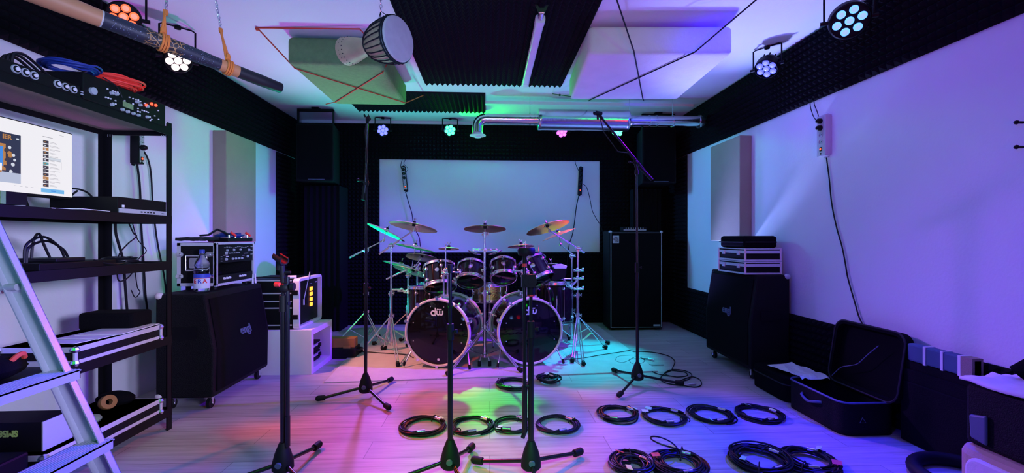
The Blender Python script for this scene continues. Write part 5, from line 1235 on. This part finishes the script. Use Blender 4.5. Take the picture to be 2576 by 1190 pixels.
b = B(); (y,z) = xk([(1830,775)])[0]; b.box((-1.858,y-.035,z-.012),(-1.856,y+.03,z+.015)); b.build('display','green',r)
coil('cable_coil',(-1.93,2.14,z0+.128),.085,12,31,'bluecable','blue coiled cable on the near end of the top shelf amplifier',None,.0045,.02,.02,0,(),False,1,0,tie=False)
coil('cable_coil',(-1.925,2.36,z0+.128),.088,20,32,'redcable','bright red coiled cable on top of the top shelf amplifier',None,.0055,.045,.03,0,(),False,1,0,tie=False)
b = B(); b.tube(cat([(-1.87,2.24,z0+.14),(-1.85,2.28,z0+.12),(-1.85,2.31,z0+.10),(-1.85,2.33,z0+.07)]),.003,6); tag(b.build('thin_lead','cable',smooth=True),'thin dark lead hanging over the front of the top shelf amplifier','cable')
# --- monitor shelf
z0 = SH[3]+.0045
xm=-2.02; ya,yb=1.70,2.25; za,zb_=1.315,1.619
r = root('computer_monitor','computer monitor with a bright web page on the shelf rack','monitor',(xm-.02,(ya+yb)/2,z0))
B().box((xm-.035,ya-.006,za-.012),(xm-.001,yb+.004,zb_+.005)).build('housing','black',r,bevel=.004)
b = B(); X=xm
def q_(m_,y0,y1,z0_,z1_,dx=0.0004): b.use(m_); b.add([(X+dx,y0,z0_),(X+dx,y1,z0_),(X+dx,y1,z1_),(X+dx,y0,z1_)],[(0,1,2,3)])
q_('scr_white',ya,yb,za,zb_,0)
def mY(px): return P(px,400,X=X).y
ar1 = mY(52); q_('scr_navy',ya+.05,ar1,1.352,1.560,.0004)
# generic framed picture: ornate frame, sky and snow
q_('scr_snow',ya+.05,ar1,1.352,1.395,.0006); cxm = ar1-.165
random.seed(5)
for i in range(46):
    a = 2*PI*i/46; yy=cxm+(.115+.01*math.sin(a*7))*math.cos(a); zz=1.455+(.072+.006*math.sin(a*5))*math.sin(a); s_=.006+.004*random.random()
    b.use('scr_gold' if i%3 else 'scr_dark'); b.prism([(s_*math.cos(t),s_*math.sin(t)) for t in [2*PI*k/7 for k in range(7)]],(X+.0007,yy,zz),YV,ZV,.0004)
for yy,zz,s_ in ((ar1-.03,1.47,.007),(ar1-.025,1.45,.006),(ar1-.032,1.43,.008),(ar1-.04,1.40,.007),(ar1-.045,1.50,.007)): b.use('scr_pale'); b.prism([(s_*math.cos(t),s_*math.sin(t)) for t in [2*PI*k/7 for k in range(7)]],(X+.0008,yy,zz),YV,ZV,.0004)
q_('scr_gold',cxm-.10,cxm+.105,1.402,1.512,.0009); q_('scr_sky',cxm-.09,cxm+.095,1.418,1.500,.0012); q_('scr_pale',cxm-.02,cxm+.06,1.43,1.452,.0014); q_('scr_white',cxm+.075,cxm+.09,1.40,1.43,.0016)
b.use('scr_gold').text('IER',.026,(X+.001,ar1-.055,1.542),YV,ZV,.0004,bold=.001,align='RIGHT' if False else 'CENTER')
q_('scr_pale',ar1-.018,ar1-.008,1.538,1.545,.001)
t0=mY(108); t1=mY(122); tt=mY(154)
for i in range(13):
    zt = 1.563-.0165*i; q_(['scr_dark','scr_dark','scr_gold','scr_dark'][i%4] if i!=6 else 'scr_teal',t0,t1,zt-.013,zt,.0006)
    q_('scr_pale' if i%3 else 'scr_gold',t0+.006,t0+.012,zt-.009,zt-.005,.0009)
    q_('scr_txt',t1+.004,t1+.035+.01*(i%3),zt-.0045,zt-.003,.0006); q_('scr_txt',t1+.004,t1+.028+.012*((i+1)%3),zt-.009,zt-.0078,.0006)
q_('scr_pale',t1,tt,1.475,1.489,.0004); q_('scr_txt',tt-.002,tt,1.44,1.475,.0008)
q_('scr_txt',t0-.002,t0+.045,1.578,1.5805,.0006); q_('scr_txt',tt-.01,tt+.012,1.600,1.6015,.0006)
q_('scr_ban',mY(103),mY(161),1.326,1.344,.0006); q_('scr_sky',mY(128),mY(140),1.332,1.338,.0009)
for k in range(4): q_('scr_txt',mY(35+14*k),mY(42+14*k),1.341,1.3425,.0006)
b.build('screen',None,r)
b = B(); b.box((xm-.05,1.93,z0+.012),(xm-.03,2.02,za)); b.build('stand_neck','black',r); b = B(); b.rrect((xm-.02,1.975,z0),XV,YV,.20,.25,.03,.012); b.build('stand_base','greylid',r)
r = root('desktop_computer','slim black desktop computer with light front strip beside the monitor','computer',(-2.03,2.5,z0))
B().box((-2.20,2.33,z0),(-1.872,2.665,z0+.088)).build('case','black',r,bevel=.003)
b = B(); b.box((-1.873,2.335,z0+.008),(-1.866,2.660,z0+.030)); b.build('front_strip','greylid',r)
b = B(); [b.box((-1.867,2.47+.022*k,z0+.015),(-1.8650,2.482+.022*k,z0+.021)) for k in range(5)]; b.box((-1.867,2.62,z0+.015),(-1.865,2.64,z0+.019)); b.build('port','black',r)
b = B(); b.box((-1.872,2.355,z0+.035),(-1.869,2.368,z0+.048)); b.build('logo_sticker','whitelam',r)
b = B(); b.cyl((-2.17,2.20,z0+.02),(-2.19,2.17,z0+.15),.006,n=8); tag(b.build('antenna','black'),'short black antenna standing behind the monitor edge','antenna')
b = B(); b.tube(cat([(-2.19,2.34,z0+.09),(-2.19,2.38,z0+.125),(-2.19,2.45,z0+.14),(-2.19,2.52,z0+.13),(-2.19,2.57,z0+.095)]),.005,6); b.tube(cat([(-2.19,2.47,z0+.13),(-2.185,2.44,z0+.11),(-2.18,2.42,z0+.093)]),.005,6); tag(b.build('black_lead','cable',smooth=True),'arched black lead on top of the desktop computer','cable')
random.seed(9)
for k in range(3):
    b = B(); m_ = Matrix.Rotation(.15*k-.1,3,'Z'); b.cbox((-1.95+.012*k,1.98+.10*k,z0+.003+.004*k),(.14,.20,.003),m_)
    tag(b.build('paper_sheet','paper'),['bottom','middle','top'][k]+' sheet of loose paper in front of the monitor foot','paper','papers in front of the monitor')
b = B(); b.rrect((-1.90,2.19,z0+.006),XV,YV,.03,.09,.01,.006); tag(b.build('small_tag','yellow'),'small yellowish tag lying on the monitor shelf','tag')
r = root('green_sided_box','small dark box with a green side under the monitor','box',(-1.96,1.86,z0)); B().box((-2.0,1.87,z0+.016),(-1.93,1.95,z0+.066)).build('box_body','black',r); B().box((-2.0,1.85,z0+.016),(-1.93,1.8695,z0+.066)).build('green_side','green',r)
# --- third shelf
z0 = SH[2]+.0045
r = root('power_supply','flat black power supply unit on the middle shelf','audio device',(-2.1,2.2,z0))
B().box((-2.22,2.02,z0),(-1.95,2.42,z0+.032)).build('body','black',r,bevel=.004)
b = B(); b.box((-2.2,2.15,z0+.0325),(-2.0,2.30,z0+.05)); b.build('connector_block','cable',r,bevel=.004)
b = B()
for k,(a,h,c_) in enumerate(((2.09,.12,2.26),(2.12,.10,2.30),(2.16,.135,2.23))): b.tube(cat([(-2.08-.02*k,a,z0+.03),(-2.08-.02*k,a+.01,z0+.03+h*.7),(-2.08-.02*k,(a+c_)/2,z0+.03+h),(-2.08-.02*k,c_-.01,z0+.03+h*.6),(-2.08-.02*k,c_+.02,z0+.045)]),.0055,6)
tag(b.build('looped_leads','cable',smooth=True),'three arched black leads above the power supply on the middle shelf','cable')
b = B(); b.tube(cat([(-1.98,2.32,z0+.035),(-1.94,2.36,z0+.012),(-1.93,2.44,z0+.01),(-1.96,2.50,z0+.02)]),.004,6); tag(b.build('thin_lead','cable',smooth=True),'thin lead trailing along the middle shelf','cable')
coil('cable_coil',(-2.05,2.56,z0+.002),.07,9,36,'cable','small black cable coil at the far end of the middle shelf',None,.005,.03,.018,0,(),False,1,0,tie=False)
# --- fourth shelf
z0 = SH[1]+.0045
flight('rack_drawer_case','wide flat flight case with two aluminium rails and papers on it, on the fourth shelf', -2.20,2.10,z0,-1.871,2.62,z0+.085,'+x',2)
for k in range(3):
    b = B(); b.cbox((-1.99+.02*k,2.30+.07*k,z0+.0905+.0035*k),(.21,.28,.0025),Matrix.Rotation(.12*k-.2,3,'Z')); tag(b.build('paper_sheet','paper'),['lowest','middle','uppermost'][k]+' paper sheet on the flight case of the fourth shelf','paper','papers on the flight case')
b = B(); b.rrect((-2.04,2.53,z0+.089),XV,YV,.28,.15,.02,.09); tag(b.build('black_pouch','grille',bevel=.012),'black pouch at the far end of the fourth shelf','bag')
b = B(); [b.cyl((-1.99+.02*k,2.093,z0+.045),(-1.99+.02*k,2.088,z0+.045),.006,n=8) for k in range(5)]; tag(b.build('jack_row','chrome'),'row of bright jack sockets on the near end of the fourth shelf case','socket')
b = B(); b.sphere((-2.03,1.86,z0+.05),.10,16,(1.3,1.5,.5)); tag(b.build('soft_bag','green' if False else 'grille',smooth=True),'soft dark bag at the near end of the fourth shelf','bag')
b = B(); b.tube(cat([(-1.94,1.90,z0+.080),(-1.93,1.915,z0+.098),(-1.93,1.935,z0+.10),(-1.94,1.95,z0+.082)]),[.010]*19,8); tag(b.build('red_strap','redcord',smooth=True),'red strap on the soft dark bag','strap')
# --- bottom shelf
z0 = SH[0]+.0045
flight('rack_drawer_case','wide flat flight case with two aluminium rails on the bottom shelf', -2.20,1.96,z0,-1.871,2.62,z0+.085,'+x',2)
r = root('microphone_box','black microphone box with upside down yellow green lettering on the bottom shelf','box',(-2.04,2.04,z0+.085))
B().box((-2.235,1.985,z0+.09),(-1.905,2.12,z0+.215)).build('box_body','black',r)
b = B(); b.box((-1.905,1.985,z0+.09),(-1.900,2.12,z0+.215)); b.build('light_end','greylid',r)
M['limetxt'] = mat('lime_print',(.55,.85,.15),.5,emit=(.4,.7,.1),es=.0)
c = P(20,1101,Y=1.984); b = B(); b.text('SM58',.036,(c.x,1.984,z0+.17),-XV,-ZV,.001,bold=.002); b.build('lettering','limetxt',r)
b = B(); b.box((-2.22,1.66,z0),(-1.90,1.93,z0+.12)); tag(b.build('dark_box','black',bevel=.01),'plain dark box at the near end of the bottom shelf','box')
r = root('tape_roll','ochre tape roll lying against gear at the far end of the bottom shelf','tape roll',(-2.02,2.45,z0+.09)); x_=Vector((.8,-.4,.3)).normalized()
b = B(); b.lathe([(.015,-.018),(.035,-.018),(.037,-.014),(.037,.014),(.035,.018),(.015,.018),(.015,-.018)],(-2.02,2.45,z0+.129),x_,28); b.build('tape','yellow',r,smooth=True)
b = B(); b.sphere((-2.06,2.55,z0+.115),.05,14,(2.0,1.1,.8)); tag(b.build('cable_bag','grille',smooth=True),'dark soft bag behind the tape roll on the bottom shelf','bag')
b = B(); b.cyl((-1.95,2.2,z0+.094),(-2.10,2.36,z0+.12),.008,n=10); tag(b.build('metal_rod','knob',smooth=True),'thin metal rod lying on the bottom shelf flight case','rod')
b = B(); b.sphere((-1.98,2.28,z0+.10),.05,12,(1.1,1.3,.5)); tag(b.build('green_cloth','green',smooth=True),'crumpled dark green cloth on the bottom shelf flight case','cloth')
# ------------------------------------------------------------------ step ladder
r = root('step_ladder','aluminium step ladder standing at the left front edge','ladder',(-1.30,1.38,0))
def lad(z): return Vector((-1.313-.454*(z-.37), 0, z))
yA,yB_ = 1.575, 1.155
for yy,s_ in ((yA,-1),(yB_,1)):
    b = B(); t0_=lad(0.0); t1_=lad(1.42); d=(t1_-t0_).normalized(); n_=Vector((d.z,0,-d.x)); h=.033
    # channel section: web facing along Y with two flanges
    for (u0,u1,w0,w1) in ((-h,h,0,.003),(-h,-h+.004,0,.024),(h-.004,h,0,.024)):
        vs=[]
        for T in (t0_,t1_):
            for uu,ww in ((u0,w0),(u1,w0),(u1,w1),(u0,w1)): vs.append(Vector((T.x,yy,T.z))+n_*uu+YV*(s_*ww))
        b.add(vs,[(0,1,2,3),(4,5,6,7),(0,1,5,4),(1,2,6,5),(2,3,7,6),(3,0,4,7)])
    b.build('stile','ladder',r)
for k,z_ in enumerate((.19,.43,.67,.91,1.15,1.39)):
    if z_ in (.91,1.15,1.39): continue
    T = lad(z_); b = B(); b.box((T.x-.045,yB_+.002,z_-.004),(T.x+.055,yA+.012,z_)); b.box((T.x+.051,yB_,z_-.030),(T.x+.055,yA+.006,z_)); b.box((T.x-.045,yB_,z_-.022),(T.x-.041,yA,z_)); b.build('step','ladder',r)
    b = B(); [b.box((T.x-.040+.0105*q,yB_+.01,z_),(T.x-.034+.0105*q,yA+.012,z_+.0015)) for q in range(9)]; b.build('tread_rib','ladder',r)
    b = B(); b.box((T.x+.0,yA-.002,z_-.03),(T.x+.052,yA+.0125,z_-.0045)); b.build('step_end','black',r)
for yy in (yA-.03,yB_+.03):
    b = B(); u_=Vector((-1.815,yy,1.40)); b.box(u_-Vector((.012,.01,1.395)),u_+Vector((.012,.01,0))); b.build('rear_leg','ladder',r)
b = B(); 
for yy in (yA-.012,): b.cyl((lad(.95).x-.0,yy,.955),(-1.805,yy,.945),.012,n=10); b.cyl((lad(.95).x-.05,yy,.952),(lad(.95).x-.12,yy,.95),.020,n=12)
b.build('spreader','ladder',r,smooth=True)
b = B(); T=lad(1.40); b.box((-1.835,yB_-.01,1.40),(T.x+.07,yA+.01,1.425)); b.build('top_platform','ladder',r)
# ------------------------------------------------------------------ luggage at right
def luggage(label, x0,y0,x1,y1,h, lidfrom=None, rad=.06):
    r = root('suitcase', label, 'suitcase', ((x0+x1)/2,(y0+y1)/2,0))
    cx,cy=(x0+x1)/2,(y0+y1)/2
    if lidfrom is None:
        b = B(); b.rrect((cx,cy,.001),XV,YV,x1-x0,y1-y0,rad,h); b.build('body','grille',r,bevel=.008)
        b = B(); b.tube([(x,y,h*.72) for x,y in rr2(cx,cy,x1-x0+.004,y1-y0+.004,rad)],.005,6,closed=True); b.build('zip','cord',r)
    else:
        b = B(); o_=rr2(cx,cy,x1-x0,y1-y0,rad); i_=rr2(cx,cy,x1-x0-.03,y1-y0-.03,rad-.012); n=len(o_)
        L=[b.ring([Vector((x,y,z)) for x,y in pl]) for pl,z in ((o_,.001),(o_,h),(i_,h),(i_,.012))]
        for a,c_ in zip(L,L[1:]):
            for k in range(n): b.f.append([a[k],a[(k+1)%n],c_[(k+1)%n],c_[k]]); b.mi.append(0)
        b.f += [L[0][::-1],L[-1]]; b.mi += [0,0]; b.build('body','tolex',r,smooth=True)
        b = B(); b.tube([(x,y,h) for x,y in o_],.006,6,closed=True); b.build('zip_rim','bluegrey',r,smooth=True)
    return r
def rr2(cx,cy,w,h,r_,k=5):
    pl=[]
    for sx,sy,a0 in ((1,1,0),(-1,1,90),(-1,-1,180),(1,-1,270)):
        for i in range(k+1):
            a=math.radians(a0+90*i/k); pl.append((cx+sx*(w/2-r_)+r_*math.cos(a),cy+sy*(h/2-r_)+r_*math.sin(a)))
    return pl
r = luggage('open black suitcase with its lid leaning against the right wall', 1.985,2.40,2.31,2.87,.185, True)
b = B(); pl = rr2(0,0,.50,.40,.07); xa_=Vector((0,1,0)); za_=Vector((.16,0,.98)).normalized(); nn=xa_.cross(za_)
o_=Vector((2.275,2.59,.385)); n=len(pl); il = rr2(0,0,.46,.36,.055)
L=[b.ring([o_+xa_*p[0]+za_*p[1]+nn*q for p in ring]) for ring,q in ((pl,.055),(pl,0.0),(il,-.0),(il,.045))]
for a,c_ in zip(L,L[1:]):
    for k in range(n): b.f.append([a[k],a[(k+1)%n],c_[(k+1)%n],c_[k]]); b.mi.append(0)
b.f += [L[0][::-1],L[-1]]; b.mi += [0,0]; b.build('lid','grille',r,smooth=True)
b = B(); b.tube([o_+xa_*p[0]+za_*p[1] for p in pl],.006,6,closed=True); b.build('lid_zip','cord',r,smooth=True)
b = B(); b.tube(cat([o_+xa_*(.20-.06*k)+za_*(-.17+.05*k+.02*math.sin(k*1.6))-nn*.012 for k in range(6)]),.003,6); b.build('inner_strap','bluegrey',r,smooth=True)
b = B(); b.tube(cat([(1.986,2.72,.135),(1.965,2.70,.13),(1.958,2.64,.115),(1.965,2.58,.13),(1.986,2.56,.135)]),.008,8); b.build('carry_handle','bluegrey',r,smooth=True)
b = B(); b.tube([(2.10,2.398,.105),(2.085,2.398,.075),(2.12,2.398,.075)],.0025,5,closed=True); b.build('maker_mark','bluegrey',r)
luggage('closed black soft case on the floor between the right guitar cabinet and the open suitcase', 2.00,2.89,2.33,3.30,.165)
b = B(); random.seed(12); n=10; vs=[]; fs=[]
for i in range(n):
    for j in range(n): vs.append((2.04+.19*i/(n-1)+.02*math.sin(j*.5), 2.80+.34*j/(n-1), .192+.030*max(0,noise.noise((i*.45,j*.4,3)))+.012*abs(math.sin(j*.8))*(i/(n-1))))
for i in range(n-1):
    for j in range(n-1): fs.append((i*n+j,i*n+j+1,(i+1)*n+j+1,(i+1)*n+j))
b.add(vs,fs); o=b.build('crumpled_paper','paper'); m_=o.modifiers.new('s','SOLIDIFY'); m_.thickness=.0015; tag(o,'crumpled sheets of paper lying on the closed black soft case','paper')
# slab, tiled packet
b = B(); b.box((2.285,1.80,.001),(2.345,2.36,.335)); tag(b.build('foam_slab','foam',bevel=.008),'black foam slab leaning along the foot of the right wall','slab')
ya_,yb_=2.03,2.30; za_=.455
r = root('cloth_packet','slate blue packet with three white bands resting on the low foam at the right wall','packet',(2.35,2.17,za_-.01))
def pk(px): return P(px,900,X=2.31).y
B().box((2.30,2.00,za_-.01),(2.352,2.335,za_+.085)).build('packet_body','slate',r,bevel=.01)
b = B()
for yc_ in (2.235,2.145,2.06): b.box((2.297,yc_-.007,za_-.012),(2.354,yc_+.007,za_+.087))
b.build('white_band','whitelam',r); b = B(); b.box((2.2975,2.0,za_-.011),(2.353,2.053,za_+.086)); b.build('pale_end','beige',r)
b = B(); b.box((2.30,1.95,.40),(2.352,2.36,.443)); tag(b.build('ledge_box','foam'),'thin black foam block under the slate blue packet','slab')
b = B(); b.box((2.29,1.98,.336),(2.35,2.36,.399)); tag(b.build('lower_foam_block','foam'),'black foam block between the leaning slab and the thin foam block','slab')
# bin/box at right front
r = root('storage_box','tan rounded cardboard drum with pale side at the lower right corner','box',(2.0,1.38,0))
b = B(); b.rrect((2.00,1.43,.0),XV,YV,.42,.42,.08,.335); b.build('box_body','kraft',r,bevel=.03)
b = B(); b.rrect((1.80,1.46,.16),YV,ZV,.24,.30,.05,-.02); b.build('pale_side','cream',r,bevel=.01)
r = root('travel_chest','dark trunk with a grey corner handle standing on the tan cardboard drum','trunk',(2.05,1.36,.335))
b = B(); b.box((1.83,1.12,.336),(2.30,1.62,.56)); b.build('trunk_body','tolex',r,bevel=.015)
b = B(); b.prism([(-.03,-.055),(.025,-.045),(.03,.04),(-.03,.055)],(1.829,1.565,.41),YV,ZV,-.014); b.build('corner_handle','bluegrey',r,bevel=.008)
b = B(); n=12; vs=[]; fs=[]
for i in range(n):
    for j in range(n): vs.append((1.82+.30*i/(n-1)-.01*math.sin(j), 1.18+.46*j/(n-1), .568+.022*abs(noise.noise((i*.5,j*.35,7)))))
for i in range(n-1):
    for j in range(n-1): fs.append((i*n+j,i*n+j+1,(i+1)*n+j+1,(i+1)*n+j))
b.add(vs,fs); o=b.build('folded_cloth','cream',smooth=True); m_=o.modifiers.new('s','SOLIDIFY'); m_.thickness=.01; tag(o,'pale cloth spread on top of the dark trunk at the right edge','cloth')
b = B(); b.tube(cat([(2.02,1.60,.60),(2.06,1.55,.66),(2.12,1.5,.69),(2.18,1.45,.66),(2.22,1.42,.60)]),.03,10); tag(b.build('dark_strap','grille',smooth=True),'dark padded strap arching above the pale cloth at the right edge','strap')
b = B(); b.tube([Vector((2.165+.185*math.cos(t),1.90+.185*math.sin(t),.032)) for t in [2*PI*k/48 for k in range(48)]],.030,14,closed=True)
tag(b.build('hose_ring','rubber',smooth=True),'thick dark hose ring on the floor at the lower right','hose')
